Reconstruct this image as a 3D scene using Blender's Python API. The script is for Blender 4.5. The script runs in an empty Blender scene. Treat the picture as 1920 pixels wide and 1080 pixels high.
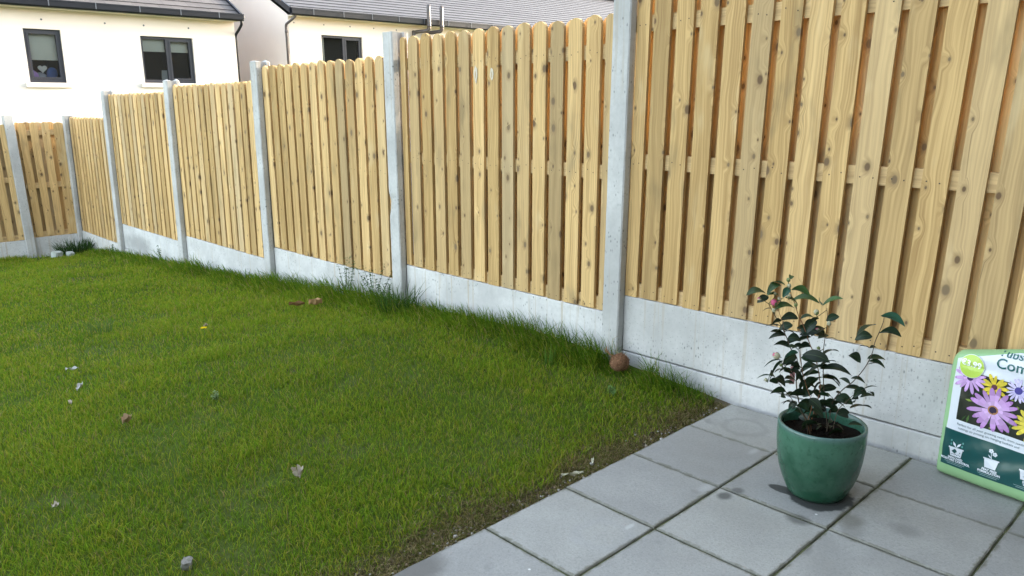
import bpy, bmesh, math, random
import numpy as np
from mathutils import Vector, Matrix
R = math.radians
scene = bpy.context.scene
COL = scene.collection
rnd = random.Random(7)

# ------------------------------------------------------------------ camera
cd = bpy.data.cameras.new('camera'); cam = bpy.data.objects.new('camera', cd); COL.objects.link(cam)
YAW, PITCH, ROLL = R(43.989), R(13.427), R(-0.32)
fwd = Vector((math.sin(YAW)*math.cos(PITCH), math.cos(YAW)*math.cos(PITCH), -math.sin(PITCH)))
rt0 = Vector((math.cos(YAW), -math.sin(YAW), 0)); up0 = rt0.cross(fwd)
rt = math.cos(ROLL)*rt0 + math.sin(ROLL)*up0; up = -math.sin(ROLL)*rt0 + math.cos(ROLL)*up0
cam.matrix_world = Matrix(((rt.x, up.x, -fwd.x, -2.621), (rt.y, up.y, -fwd.y, -1.724), (rt.z, up.z, -fwd.z, 1.366), (0, 0, 0, 1)))
cd.sensor_width = 36; cd.lens = 27.2; cd.clip_start = 0.05; cd.clip_end = 2000
scene.camera = cam

# ------------------------------------------------------------------ light: low sun from beyond the long fence, garden in its shade
SUN_DIR = Vector((1.0, -0.06, 0.17)).normalized()          # towards the sun
SUN_EL = math.asin(SUN_DIR.z); SUN_AZ = math.atan2(SUN_DIR.x, SUN_DIR.y)
world = bpy.data.worlds.new('World'); scene.world = world; world.use_nodes = True
wt = world.node_tree; bg = wt.nodes['Background']
sky = wt.nodes.new('ShaderNodeTexSky'); sky.sky_type = 'NISHITA'; sky.sun_disc = False
sky.sun_elevation = SUN_EL; sky.sun_rotation = SUN_AZ; sky.air_density = 1.0; sky.dust_density = 2.0; sky.ozone_density = 1.0
hs = wt.nodes.new('ShaderNodeHueSaturation'); hs.inputs['Saturation'].default_value = 0.55      # thin high cloud pales the blue
wt.links.new(sky.outputs[0], hs.inputs['Color']); wt.links.new(hs.outputs[0], bg.inputs[0]); bg.inputs[1].default_value = 0.15
sl = bpy.data.lights.new('sun', 'SUN'); sl.energy = 2.0; sl.angle = R(0.5); sl.color = (1.0, 0.86, 0.68)
so = bpy.data.objects.new('sun', sl); COL.objects.link(so)
so.rotation_euler = (-SUN_DIR).to_track_quat('-Z', 'Y').to_euler(); so.location = (8, -3, 9)
vs = scene.view_settings
vs.view_transform = 'Standard'; vs.look = 'None'; vs.gamma = 1.0; vs.use_curve_mapping = False; vs.exposure = 3.35
scene.cycles.max_bounces = 10; scene.cycles.diffuse_bounces = 4; scene.cycles.transparent_max_bounces = 12

# ------------------------------------------------------------------ helpers
def tag(o, label=None, cat=None, group=None, kind=None):
    if label: o['label'] = label
    if cat: o['category'] = cat
    if group: o['group'] = group
    if kind: o['kind'] = kind
    return o

def thing(name, label, cat, loc=(0, 0, 0), rotz=0.0, group=None):
    o = bpy.data.objects.new(name, None); COL.objects.link(o)
    o.location = loc; o.rotation_euler = (0, 0, rotz); o.empty_display_size = 0.1
    return tag(o, label, cat, group)

class MB:
    """collects vertices and faces (with material slot, colour and uv) and links them as ONE mesh object"""
    def __init__(s): s.v = []; s.f = []; s.m = []; s.c = []; s.uv = []; s.sm = []
    def face(s, pts, m=0, c=(1, 1, 1), uv=None, smooth=False):
        n = len(s.v); s.v += [tuple(p) for p in pts]; s.f.append(tuple(range(n, n+len(pts))))
        s.m.append(m); s.c.append(c); s.sm.append(smooth)
        s.uv.append(uv if uv else [(0, 0)]*len(pts))
    def box(s, a, b, m=0, c=(1, 1, 1), sh=None):
        (x0, y0, z0), (x1, y1, z1) = a, b
        P = [(x0, y0, z0), (x1, y0, z0), (x1, y1, z0), (x0, y1, z0), (x0, y0, z1), (x1, y0, z1), (x1, y1, z1), (x0, y1, z1)]
        if sh: P = [sh(p) for p in P]
        for q in ((0, 3, 2, 1), (4, 5, 6, 7), (0, 1, 5, 4), (1, 2, 6, 5), (2, 3, 7, 6), (3, 0, 4, 7)): s.face([P[i] for i in q], m, c)
    def prism(s, outline, z0, z1, m=0, c=(1, 1, 1), sh=None, caps=True):
        n = len(outline); B = [(x, y, z0) for x, y in outline]; T = [(x, y, z1) for x, y in outline]
        if sh: B = [sh(p) for p in B]; T = [sh(p) for p in T]
        for i in range(n):
            j = (i+1) % n; s.face([B[i], B[j], T[j], T[i]], m, c)
        if caps: s.face(T, m, c); s.face(B[::-1], m, c)
    def grid(s, fn, nu, nv, m=0, c=(1, 1, 1), smooth=True, flip=False):
        base = len(s.v)
        for j in range(nv+1):
            for i in range(nu+1): s.v.append(tuple(fn(i/nu, j/nv)))
        for j in range(nv):
            for i in range(nu):
                a = base+j*(nu+1)+i; q = (a, a+1, a+nu+2, a+nu+1)
                s.f.append(q[::-1] if flip else q); s.m.append(m); s.c.append(c); s.sm.append(smooth)
                w = [(i/nu, j/nv), ((i+1)/nu, j/nv), ((i+1)/nu, (j+1)/nv), (i/nu, (j+1)/nv)]
                s.uv.append(w[::-1] if flip else w)
    def tube(s, pts, rad, n=6, m=0, c=(1, 1, 1)):
        pts = [Vector(p) for p in pts]; rad = rad if isinstance(rad, (list, tuple)) else [rad]*len(pts)
        base = len(s.v); prev = None
        for i, p in enumerate(pts):
            d = (pts[min(i+1, len(pts)-1)] - pts[max(i-1, 0)]).normalized()
            a = d.orthogonal().normalized() if prev is None else (prev - d*prev.dot(d)).normalized()
            prev = a; b = d.cross(a)
            for k in range(n):
                t = 2*math.pi*k/n; s.v.append(tuple(p + rad[i]*(math.cos(t)*a + math.sin(t)*b)))
        for i in range(len(pts)-1):
            for k in range(n):
                k2 = (k+1) % n; q = (base+i*n+k, base+i*n+k2, base+(i+1)*n+k2, base+(i+1)*n+k)
                s.f.append(q); s.m.append(m); s.c.append(c); s.sm.append(True); s.uv.append([(0, 0)]*4)
        for off, rev in ((0, True), ((len(pts)-1)*n, False)):
            q = tuple(base+off+k for k in range(n)); s.f.append(q[::-1] if rev else q); s.m.append(m); s.c.append(c); s.sm.append(False); s.uv.append([(0, 0)]*n)
    def lathe(s, prof, n=48, m=0, c=(1, 1, 1), centre=(0, 0, 0)):
        base = len(s.v)
        for r, z in prof:
            for k in range(n):
                t = 2*math.pi*k/n; s.v.append((centre[0]+r*math.cos(t), centre[1]+r*math.sin(t), centre[2]+z))
        for i in range(len(prof)-1):
            for k in range(n):
                k2 = (k+1) % n; s.f.append((base+i*n+k, base+i*n+k2, base+(i+1)*n+k2, base+(i+1)*n+k)); s.m.append(m); s.c.append(c); s.sm.append(True); s.uv.append([(0, 0)]*4)
    def blob(s, ctr, r, seed=0, m=0, c=(1, 1, 1), rough=0.15, nu=14, nv=9):
        rr = random.Random(seed); ph = [(rr.uniform(1, 3), rr.uniform(0, 6.3), rr.uniform(1, 3), rr.uniform(0, 6.3)) for _ in range(4)]
        def fn(u, v):
            a = 2*math.pi*u; e = math.pi*(v-0.5)
            k = 1 + rough*sum(math.sin(p[0]*round(2*math.cos(a)*math.cos(e), 6)+p[1])*math.sin(p[2]*2*math.sin(e)+p[3]+math.sin(a)*math.cos(e)) for p in ph)/2
            return (ctr[0]+r[0]*k*math.cos(a)*math.cos(e), ctr[1]+r[1]*k*math.sin(a)*math.cos(e), ctr[2]+r[2]*k*math.sin(e))
        s.grid(fn, nu, nv, m, c)
    def build(s, name, mats, parent=None, **kw):
        me = bpy.data.meshes.new(name); me.from_pydata(s.v, [], s.f)
        mats = mats if isinstance(mats, (list, tuple)) else [mats]
        for q in mats: me.materials.append(q)
        me.polygons.foreach_set('material_index', s.m); me.polygons.foreach_set('use_smooth', s.sm)
        ca = me.color_attributes.new('tone', 'FLOAT_COLOR', 'CORNER')
        cols = []; uvs = []
        for f, c, u in zip(s.f, s.c, s.uv):
            for k in range(len(f)): cols += [c[0], c[1], c[2], 1.0]; uvs += list(u[k])
        ca.data.foreach_set('color', cols)
        uvl = me.uv_layers.new(name='UVMap'); uvl.data.foreach_set('uv', uvs)
        me.update()
        o = bpy.data.objects.new(name, me); COL.objects.link(o)
        if parent is not None: o.parent = parent
        return tag(o, **kw)

# ---- node materials
class NT:
    def __init__(s, name, rough=0.7, spec=0.3):
        s.mat = bpy.data.materials.new(name); s.mat.use_nodes = True; s.t = s.mat.node_tree
        s.b = s.t.nodes['Principled BSDF']; s.b.inputs['Roughness'].default_value = rough; s.b.inputs['Specular IOR Level'].default_value = spec
    def n(s, typ, **kw):
        k = s.t.nodes.new(typ)
        for a, v in kw.items(): setattr(k, a, v)
        return k
    def put(s, sock, v):
        if isinstance(v, bpy.types.NodeSocket): s.t.links.new(v, sock)
        elif v is not None:
            if hasattr(sock, 'default_value') and hasattr(sock.default_value, '__len__') and not hasattr(v, '__len__'): v = (v,)*len(sock.default_value)
            if hasattr(v, '__len__') and sock.type == 'RGBA' and len(v) == 3: v = (*v, 1)
            sock.default_value = v
    def math(s, op, a, b=None, c=None, clamp=False):
        k = s.n('ShaderNodeMath', operation=op, use_clamp=clamp); s.put(k.inputs[0], a); s.put(k.inputs[1], b)
        if c is not None: s.put(k.inputs[2], c)
        return k.outputs[0]
    def mix(s, f, a, b, mode='MIX'):
        k = s.n('ShaderNodeMix', data_type='RGBA', blend_type=mode); s.put(k.inputs[0], f); s.put(k.inputs[6], a); s.put(k.inputs[7], b); return k.outputs[2]
    def step(s, x, lo, hi, a=0.0, b=1.0):
        k = s.n('ShaderNodeMapRange', interpolation_type='SMOOTHSTEP'); s.put(k.inputs[0], x); s.put(k.inputs[1], lo); s.put(k.inputs[2], hi); s.put(k.inputs[3], a); s.put(k.inputs[4], b); return k.outputs[0]
    def vec(s, x, y, z=0.0):
        k = s.n('ShaderNodeCombineXYZ'); s.put(k.inputs[0], x); s.put(k.inputs[1], y); s.put(k.inputs[2], z); return k.outputs[0]
    def sep(s, v):
        k = s.n('ShaderNodeSeparateXYZ'); s.put(k.inputs[0], v); return k.outputs
    def noise(s, v, scale=1.0, detail=3.0, rough=0.5, dist=0.0):
        k = s.n('ShaderNodeTexNoise'); s.put(k.inputs['Vector'], v); s.put(k.inputs['Scale'], scale); s.put(k.inputs['Detail'], detail); s.put(k.inputs['Roughness'], rough); s.put(k.inputs['Distortion'], dist); return k.outputs[0]
    def voro(s, v, scale=1.0, dim='3D'):
        k = s.n('ShaderNodeTexVoronoi', voronoi_dimensions=dim); s.put(k.inputs['Vector'], v); s.put(k.inputs['Scale'], scale); return k.outputs['Distance'], k.outputs['Color']
    def pos(s): return s.n('ShaderNodeNewGeometry').outputs['Position']
    def obj(s): return s.n('ShaderNodeTexCoord').outputs['Object']
    def uv(s): return s.n('ShaderNodeTexCoord').outputs['UV']
    def tone(s): return s.n('ShaderNodeVertexColor', layer_name='tone').outputs['Color']
    def bump(s, h, strength=0.3, dist=0.01):
        k = s.n('ShaderNodeBump'); s.put(k.inputs['Strength'], strength); s.put(k.inputs['Distance'], dist); s.put(k.inputs['Height'], h); s.t.links.new(k.outputs[0], s.b.inputs['Normal'])
    def col(s, c): s.put(s.b.inputs['Base Color'], c); return s.mat
    def rgh(s, v): s.put(s.b.inputs['Roughness'], v)

def plain(name, c, rough=0.6, spec=0.3, var=0.12, scale=30):
    k = NT(name, rough, spec); n = k.noise(k.obj(), scale, 3)
    return k.col(k.mix(n, tuple(x*(1-var) for x in c), tuple(min(1, x*(1+var)) for x in c)))

def toned(name, rough=0.6, spec=0.3, trans=0.0, var=0.15, scale=40):
    """base colour from the mesh's own tone attribute, broken up by noise"""
    k = NT(name, rough, spec); n = k.noise(k.obj(), scale, 2)
    c = k.mix(1.0, k.tone(), k.mix(n, (1-var,)*3, (1+var,)*3), 'MULTIPLY'); k.col(c)
    if trans > 0:
        tr = k.n('ShaderNodeBsdfTranslucent'); k.t.links.new(c, tr.inputs[0]); ms = k.n('ShaderNodeMixShader'); ms.inputs[0].default_value = trans
        k.t.links.new(k.b.outputs[0], ms.inputs[1]); k.t.links.new(tr.outputs[0], ms.inputs[2]); k.t.links.new(ms.outputs[0], k.t.nodes['Material Output'].inputs[0])
    return k.mat

def wood_material():
    k = NT('treated_softwood', 0.72, 0.25)
    u, v, _ = k.sep(k.uv()); tr, tg, tb = k.sep(k.tone())
    # knots: sparse cells in the board's own plane
    kd, kc = k.voro(k.vec(k.math('MULTIPLY', u, 11.0), k.math('MULTIPLY', v, 7.0), 0), 1.0, '2D')
    cr, cg, cb = k.sep(kc)
    keep = k.math('GREATER_THAN', cr, 0.48)
    halo = k.math('MULTIPLY', k.step(kd, 0.38, 0.05), keep)
    kr = k.math('MULTIPLY_ADD', k.math('MULTIPLY', cg, k.math('MULTIPLY', cg, cg)), 0.115, 0.042)
    knot = k.math('MULTIPLY', k.step(kd, k.math('MULTIPLY', kr, 1.25), k.math('MULTIPLY', kr, 0.7)), keep)
    ring = k.math('MULTIPLY', k.step(kd, k.math('MULTIPLY', kr, 2.6), kr), keep)
    wob = k.noise(k.vec(k.math('MULTIPLY', u, 6.0), k.math('MULTIPLY', v, 2.2), tb), 1.0, 2)
    us = k.math('ADD', k.math('ADD', u, k.math('MULTIPLY', halo, 0.022)), k.math('MULTIPLY', wob, 0.06))
    g1 = k.noise(k.vec(k.math('MULTIPLY', us, 130.0), k.math('MULTIPLY', v, 2.0), tb), 1.0, 3, 0.6)
    g2 = k.noise(k.vec(k.math('MULTIPLY', us, 32.0), k.math('MULTIPLY', v, 0.9), tb), 1.0, 2, 0.5)
    w = k.n('ShaderNodeTexWave', wave_type='BANDS', bands_direction='X', wave_profile='SIN'); k.put(w.inputs['Vector'], k.vec(k.math('MULTIPLY', us, 22.0), k.math('MULTIPLY', v, 0.5), 0)); w.inputs['Scale'].default_value = 1.0; w.inputs['Distortion'].default_value = 9.0; w.inputs['Detail'].default_value = 1.5; w.inputs['Detail Scale'].default_value = 0.6
    grain = k.math('ADD', k.math('MULTIPLY', g1, 0.52), k.math('ADD', k.math('MULTIPLY', g2, 0.45), k.math('MULTIPLY', w.outputs[0], 0.07)))
    base = k.mix(k.step(grain, 0.30, 0.78), WOOD_LIGHT, WOOD_DARK)
    # board to board and blotchy weathering: greyer, greener, warmer
    base = k.mix(k.math('MULTIPLY', tg, 0.8), base, k.mix(g2, (0.46, 0.355, 0.215), (0.34, 0.26, 0.155)))
    bl = k.noise(k.vec(k.math('MULTIPLY', u, 9.0), k.math('MULTIPLY', v, 2.5), tb), 1.0, 3, 0.55)
    base = k.mix(k.step(bl, 0.56, 0.78, 0, 0.7), base, (0.27, 0.20, 0.105))
    base = k.mix(k.step(bl, 0.42, 0.22, 0, 0.5), base, (0.66, 0.52, 0.31))
    base = k.mix(1.0, base, k.vec(k.math('MULTIPLY_ADD', tr, 0.44, 0.74), k.math('MULTIPLY_ADD', tr, 0.48, 0.71), k.math('MULTIPLY_ADD', tr, 0.58, 0.64)), 'MULTIPLY')
    sp = k.noise(k.vec(k.math('MULTIPLY', us, 70.0), k.math('MULTIPLY', v, 1.1), k.math('ADD', tb, 3.0)), 1.0, 2, 0.5)
    base = k.mix(k.step(sp, 0.70, 0.76, 0, 0.6), base, (0.13, 0.085, 0.045))
    base = k.mix(k.math('MULTIPLY', ring, 0.5), base, (0.24, 0.155, 0.075))
    base = k.mix(k.math('MULTIPLY', knot, 0.85), base, k.mix(cb, (0.10, 0.055, 0.03), (0.17, 0.12, 0.07)))
    k.bump(k.math('SUBTRACT', grain, k.math('MULTIPLY', knot, 0.4)), 0.25, 0.003)
    return k.col(base)

def concrete_material(name, base, streak=0.0, pits=0.5, stain=None):
    k = NT(name, 0.85, 0.2); o = k.pos(); x, y, z = k.sep(o)
    n1 = k.noise(o, 3.0, 4, 0.6); n2 = k.noise(o, 45.0, 3, 0.7)
    c = k.mix(k.step(n1, 0.3, 0.7), tuple(b*0.80 for b in base), tuple(b*1.10 for b in base))
    c = k.mix(k.step(n2, 0.35, 0.75, 0, 0.35), c, tuple(b*0.72 for b in base))
    pd, pc = k.voro(o, 70.0); pr, pg, pb = k.sep(pc)
    pit = k.math('MULTIPLY', k.step(pd, 0.22, 0.08), k.math('GREATER_THAN', pr, 1.0-0.35*pits))
    c = k.mix(k.math('MULTIPLY', pit, 0.6), c, tuple(b*0.35 for b in base))
    if stain:
        sy, sz, ry, rz = stain; a_ = k.math('DIVIDE', k.math('SUBTRACT', y, sy), ry); b_ = k.math('DIVIDE', k.math('SUBTRACT', z, sz), rz)
        dd = k.math('ADD', k.math('SQRT', k.math('ADD', k.math('MULTIPLY', a_, a_), k.math('MULTIPLY', b_, b_))), k.math('MULTIPLY_ADD', k.noise(o, 7.0, 4, 0.65), 1.4, -0.7))
        c = k.mix(k.step(dd, 1.2, 0.4, 0, 0.65), c, tuple(b*0.45 for b in base))
    if streak > 0:
        al = k.math('ADD', x, y)
        s1 = k.noise(k.vec(k.math('MULTIPLY', al, 38.0), k.math('MULTIPLY', z, 0.8), 0), 1.0, 2, 0.6)
        c = k.mix(k.step(s1, 0.57, 0.66, 0, streak), c, (base[0]*0.74, base[1]*0.62, base[2]*0.46))
        s2 = k.noise(k.vec(k.math('MULTIPLY', al, 9.0), k.math('MULTIPLY', z, 2.5), 4.0), 1.0, 4, 0.6)
        c = k.mix(k.step(s2, 0.55, 0.75, 0, 0.5), c, tuple(b*0.68 for b in base))
        # dark mould flecks, drawn out downwards
        fd, fc = k.voro(k.vec(k.math('MULTIPLY', al, 75.0), k.math('MULTIPLY', z, 38.0), k.math('MULTIPLY', x, 9.0)), 1.0); fr, fg, fb = k.sep(fc)
        area = k.step(k.noise(k.vec(k.math('MULTIPLY', al, 3.5), k.math('MULTIPLY', z, 5.0), 9.0), 1.0, 2), 0.42, 0.6)
        fl = k.math('MULTIPLY', k.math('MULTIPLY', k.step(fd, 0.36, 0.12), k.math('GREATER_THAN', fr, 0.6)), area)
        c = k.mix(k.math('MULTIPLY', fl, 0.75), c, (0.10, 0.11, 0.11))
    k.bump(k.math('SUBTRACT', n2, pit), 0.25, 0.004)
    return k.col(c)
WOOD_LIGHT = (0.68, 0.468, 0.215); WOOD_DARK = (0.34, 0.208, 0.082)
M = {}
M['wood'] = wood_material()
M['nail'] = plain('rusted_nail_head', (0.07, 0.05, 0.035), 0.6)
M['scar'] = plain('torn_pale_wood', (0.56, 0.50, 0.40), 0.8, 0.15, 0.25, 60)
M['post'] = concrete_material('post_concrete', (0.485, 0.482, 0.472), 0.35, 1.3)
M['gravel_board'] = concrete_material('board_concrete', (0.565, 0.56, 0.55), 0.6, 0.5)
M['gravel_board_stained'] = concrete_material('stained_board_concrete', (0.55, 0.55, 0.545), 0.4, 0.5, (7.95, -0.25, 0.5, 0.13))
M['gravel_board_mottled'] = concrete_material('mottled_board_concrete', (0.52, 0.515, 0.505), 0.35, 1.3)

# ------------------------------------------------------------------ terrain
GY = [-60, -1.0, -0.05, 0.3, 1.2, 2.0, 2.6, 3.4, 4.5, 6.5, 8.5, 10.2, 13, 18, 24, 60, 900]
GZ = [-0.06, -0.06, -0.03, 0.0, 0.05, 0.04, 0.0, -0.07, -0.18, -0.29, -0.46, -0.63, -1.0, -1.55, -1.7, -1.9, -2.0]
def gz_np(x, y):
    z = np.interp(y, GY, GZ)
    return z + np.where((y > 0.05) & (y < 12), 0.012*np.sin(x*2.1+1)*np.sin(y*1.7) + 0.006*np.sin(x*5.3+y*4.1), 0)
def gz(x, y): return float(gz_np(np.array(x), np.array(y)))

def soil_material():
    k = NT('lawn_soil', 0.95, 0.1); o = k.pos(); x, y, z = k.sep(o)
    n = k.noise(o, 2.0, 5, 0.65); n2 = k.noise(o, 60.0, 4, 0.7)
    soil = k.mix(n2, (0.045, 0.036, 0.025), (0.20, 0.16, 0.10))
    moss = k.mix(n2, (0.035, 0.06, 0.008), (0.085, 0.125, 0.018))
    far = k.mix(k.step(n, 0.45, 0.85, 0, 0.6), moss, soil)
    edge = k.step(y, 0.05, 0.22)                                   # bare strip beside the paving
    k.bump(n2, 0.6, 0.02)
    return k.col(k.mix(edge, soil, far))
M['soil'] = soil_material()
xs = sorted(set([-900, -300, -100, -40, -20, -12] + [round(-8+0.25*i, 3) for i in range(60)] + [8, 12, 20, 40, 100, 300, 900]))
ys = sorted(set([-900, -200, -60, -20, -8, -4, -2] + [round(-1+0.2*i, 3) for i in range(70)] + [14, 15, 16, 18, 21, 24, 30, 40, 60, 120, 300, 900]))
g = MB(); nx = len(xs)
for yy in ys:
    for xx in xs: g.v.append((xx, yy, gz(xx, yy)))
for j in range(len(ys)-1):
    for i in range(nx-1):
        a = j*nx+i; g.f.append((a, a+1, a+nx+1, a+nx)); g.m.append(0); g.c.append((1, 1, 1)); g.sm.append(True); g.uv.append([(0, 0)]*4)
g.build('ground', M['soil'], kind='structure')

# ------------------------------------------------------------------ patio of square concrete slabs, mossy joints
def slab_material():
    k = NT('paving_concrete', 0.8, 0.25); o = k.pos(); x, y, z = k.sep(o); tr, tg, tb = k.sep(k.tone())
    n = k.noise(o, 4.0, 5, 0.6); n2 = k.noise(o, 90.0, 3, 0.7)
    c = k.mix(k.step(n, 0.3, 0.72), (0.288, 0.287, 0.272), (0.350, 0.348, 0.326))
    c = k.mix(k.step(n2, 0.4, 0.7, 0, 0.28), c, (0.19, 0.19, 0.182))
    gd, gc = k.voro(o, 240.0); gr_, gg_, gb_ = k.sep(gc); c = k.mix(k.math('MULTIPLY', k.math('GREATER_THAN', gr_, 0.72), 0.25), c, k.mix(gg_, (0.12, 0.12, 0.115), (0.42, 0.42, 0.41)))
    n3 = k.noise(o, 1.6, 3, 0.6); c = k.mix(k.step(n3, 0.42, 0.62, 0, 0.30), c, (0.21, 0.20, 0.175))
    c = k.mix(1.0, c, k.vec(k.math('MULTIPLY_ADD', tr, 0.22, 0.89), k.math('MULTIPLY_ADD', tr, 0.22, 0.89), k.math('MULTIPLY_ADD', tr, 0.18, 0.91)), 'MULTIPLY')
    # dirt gathered towards slab edges (uv runs 0..1 across each slab)
    u, v, _ = k.sep(k.uv())
    e = k.math('MINIMUM', k.math('MINIMUM', u, k.math('SUBTRACT', 1.0, u)), k.math('MINIMUM', v, k.math('SUBTRACT', 1.0, v)))
    en = k.math('ADD', e, k.math('MULTIPLY_ADD', k.noise(o, 22.0, 4, 0.7), 0.10, -0.05))
    c = k.mix(k.step(en, 0.032, 0.0, 0, 0.75), c, (0.13, 0.125, 0.09))
    # loose dark smudges, a dark patch with a tail round the pot, scuffs of white
    sm = k.step(k.noise(o, 7.0, 2, 0.5), 0.66, 0.76, 0, 0.5); c = k.mix(sm, c, (0.16, 0.16, 0.155))
    spd, spc = k.voro(o, 9.0); spr, _, _ = k.sep(spc)
    c = k.mix(k.math('MULTIPLY', k.step(spd, 0.05, 0.03), k.math('GREATER_THAN', spr, 0.6)), c, (0.62, 0.62, 0.60))
    wob = k.noise(o, 16.0, 3, 0.6)
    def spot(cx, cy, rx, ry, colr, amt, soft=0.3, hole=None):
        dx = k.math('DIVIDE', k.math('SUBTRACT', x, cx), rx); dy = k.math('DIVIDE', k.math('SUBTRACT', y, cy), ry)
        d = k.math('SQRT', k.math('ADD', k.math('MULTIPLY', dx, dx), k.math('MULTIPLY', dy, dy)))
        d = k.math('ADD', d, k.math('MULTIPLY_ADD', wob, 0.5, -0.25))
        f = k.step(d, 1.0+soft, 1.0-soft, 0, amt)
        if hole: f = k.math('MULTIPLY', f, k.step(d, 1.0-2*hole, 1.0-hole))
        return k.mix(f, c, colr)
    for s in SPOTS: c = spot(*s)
    k.bump(n2, 0.35, 0.004)
    k.rgh(k.math('MULTIPLY_ADD', n, 0.2, 0.62))
    return k.col(c)
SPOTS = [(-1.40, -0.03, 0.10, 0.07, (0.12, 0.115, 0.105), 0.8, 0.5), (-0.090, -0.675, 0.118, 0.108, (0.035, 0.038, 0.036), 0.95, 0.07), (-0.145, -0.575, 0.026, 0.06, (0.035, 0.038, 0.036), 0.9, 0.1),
         (-0.335, -0.44, 0.028, 0.022, (0.07, 0.07, 0.065), 0.8, 0.5), (-0.27, -0.455, 0.024, 0.02, (0.09, 0.09, 0.085), 0.7, 0.5),
         (-0.30, -0.70, 0.03, 0.04, (0.08, 0.08, 0.072), 0.7, 0.5), (-0.19, -0.83, 0.05, 0.035, (0.12, 0.11, 0.085), 0.6, 0.6),
         (-0.12, -0.98, 0.035, 0.045, (0.16, 0.16, 0.15), 0.5, 0.6), (-0.25, -0.86, 0.05, 0.03, (0.17, 0.165, 0.15), 0.5, 0.6),
         (0.26, -0.18, 0.10, 0.10, (0.17, 0.168, 0.158), 0.32, 0.12, 0.18), (-0.84, -0.30, 0.10, 0.10, (0.30, 0.30, 0.30), 0.3, 0.2, 0.2),
         (-0.74, -0.33, 0.022, 0.008, (0.5, 0.51, 0.5), 0.5, 0.5), (-0.33, -0.36, 0.035, 0.015, (0.42, 0.42, 0.41), 0.45, 0.8), (0.07, -0.33, 0.03, 0.012, (0.42, 0.42, 0.41), 0.45, 0.8),
         (-0.93, -0.26, 0.012, 0.03, (0.36, 0.36, 0.355), 0.4, 0.8)]
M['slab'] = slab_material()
k = NT('joint_grit', 0.95, 0.1); o_ = k.pos(); M['joint'] = k.col(k.mix(k.step(k.noise(o_, 14.0, 4, 0.7), 0.35, 0.62), (0.045, 0.047, 0.032), (0.11, 0.12, 0.06)))
pv = MB(); pr = random.Random(3)
XL = [0.455, 0.110, -0.290, -0.690, -1.085, -1.487, -1.889, -2.291, -2.693, -3.095]
YL = [0.0-0.3965*i for i in range(9)]
YL = [0.0, -0.3925, -0.795, -1.206] + [-1.206-0.402*i for i in range(1, 6)]
for i in range(len(XL)-1):
    for j in range(len(YL)-1):
        x1, x0, y1, y0 = XL[i], XL[i+1], YL[j], YL[j+1]
        gp = 0.0036+pr.uniform(-0.0008, 0.0015); t = pr.random(); dz = pr.uniform(-0.002, 0.002)
        x1 -= gp if i > 0 else 0
        x0 += gp; y0 += gp; y1 -= gp if j > 0 else 0
        tilt = pr.uniform(-0.004, 0.004), pr.uniform(-0.004, 0.004)
        b = 0.004
        def P(x, y, z): return (x+pr.uniform(-.0006, .0006), y+pr.uniform(-.0006, .0006), z+dz+tilt[0]*(x-(x0+x1)/2)+tilt[1]*(y-(y0+y1)/2))
        n = 8                                                   # wavering worn arrises
        ring = [(x0+(x1-x0)*q/n, y0) for q in range(n)] + [(x1, y0+(y1-y0)*q/n) for q in range(n)] + [(x1-(x1-x0)*q/n, y1) for q in range(n)] + [(x0, y1-(y1-y0)*q/n) for q in range(n)]
        cxm, cym = (x0+x1)/2, (y0+y1)/2
        top = []; edge = []
        for (x, y) in ring:
            bb = b*pr.uniform(0.5, 1.3); ix = x+bb*(1 if x < cxm-0.15 else -1 if x > cxm+0.15 else 0); iy = y+bb*(1 if y < cym-0.15 else -1 if y > cym+0.15 else 0)
            top.append(P(ix, iy, 0)); edge.append(P(x, y, -0.0035))
        uvf = lambda p: ((p[0]-x0)/(x1-x0), (p[1]-y0)/(y1-y0))
        col = (t, 0, 0); pv.face(top, 0, col, [uvf(p) for p in top])
        m = len(ring)
        for q in range(m):
            r = (q+1) % m; f = [edge[q], edge[r], top[r], top[q]]; pv.face(f, 0, col, [uvf(p) for p in f])
            f = [(edge[q][0], edge[q][1], -0.045), (edge[r][0], edge[r][1], -0.045), edge[r], edge[q]]; pv.face(f, 0, col, [(0.0, 0.5)]*4)
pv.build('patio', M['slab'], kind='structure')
jb = MB(); jb.grid(lambda u, v: (-3.1+3.565*u, -3.3+3.296*v, -0.0065+0.003*math.sin(u*300)*math.sin(v*260)), 60, 60); jb.build('patio_bedding', M['joint'], kind='structure')

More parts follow.
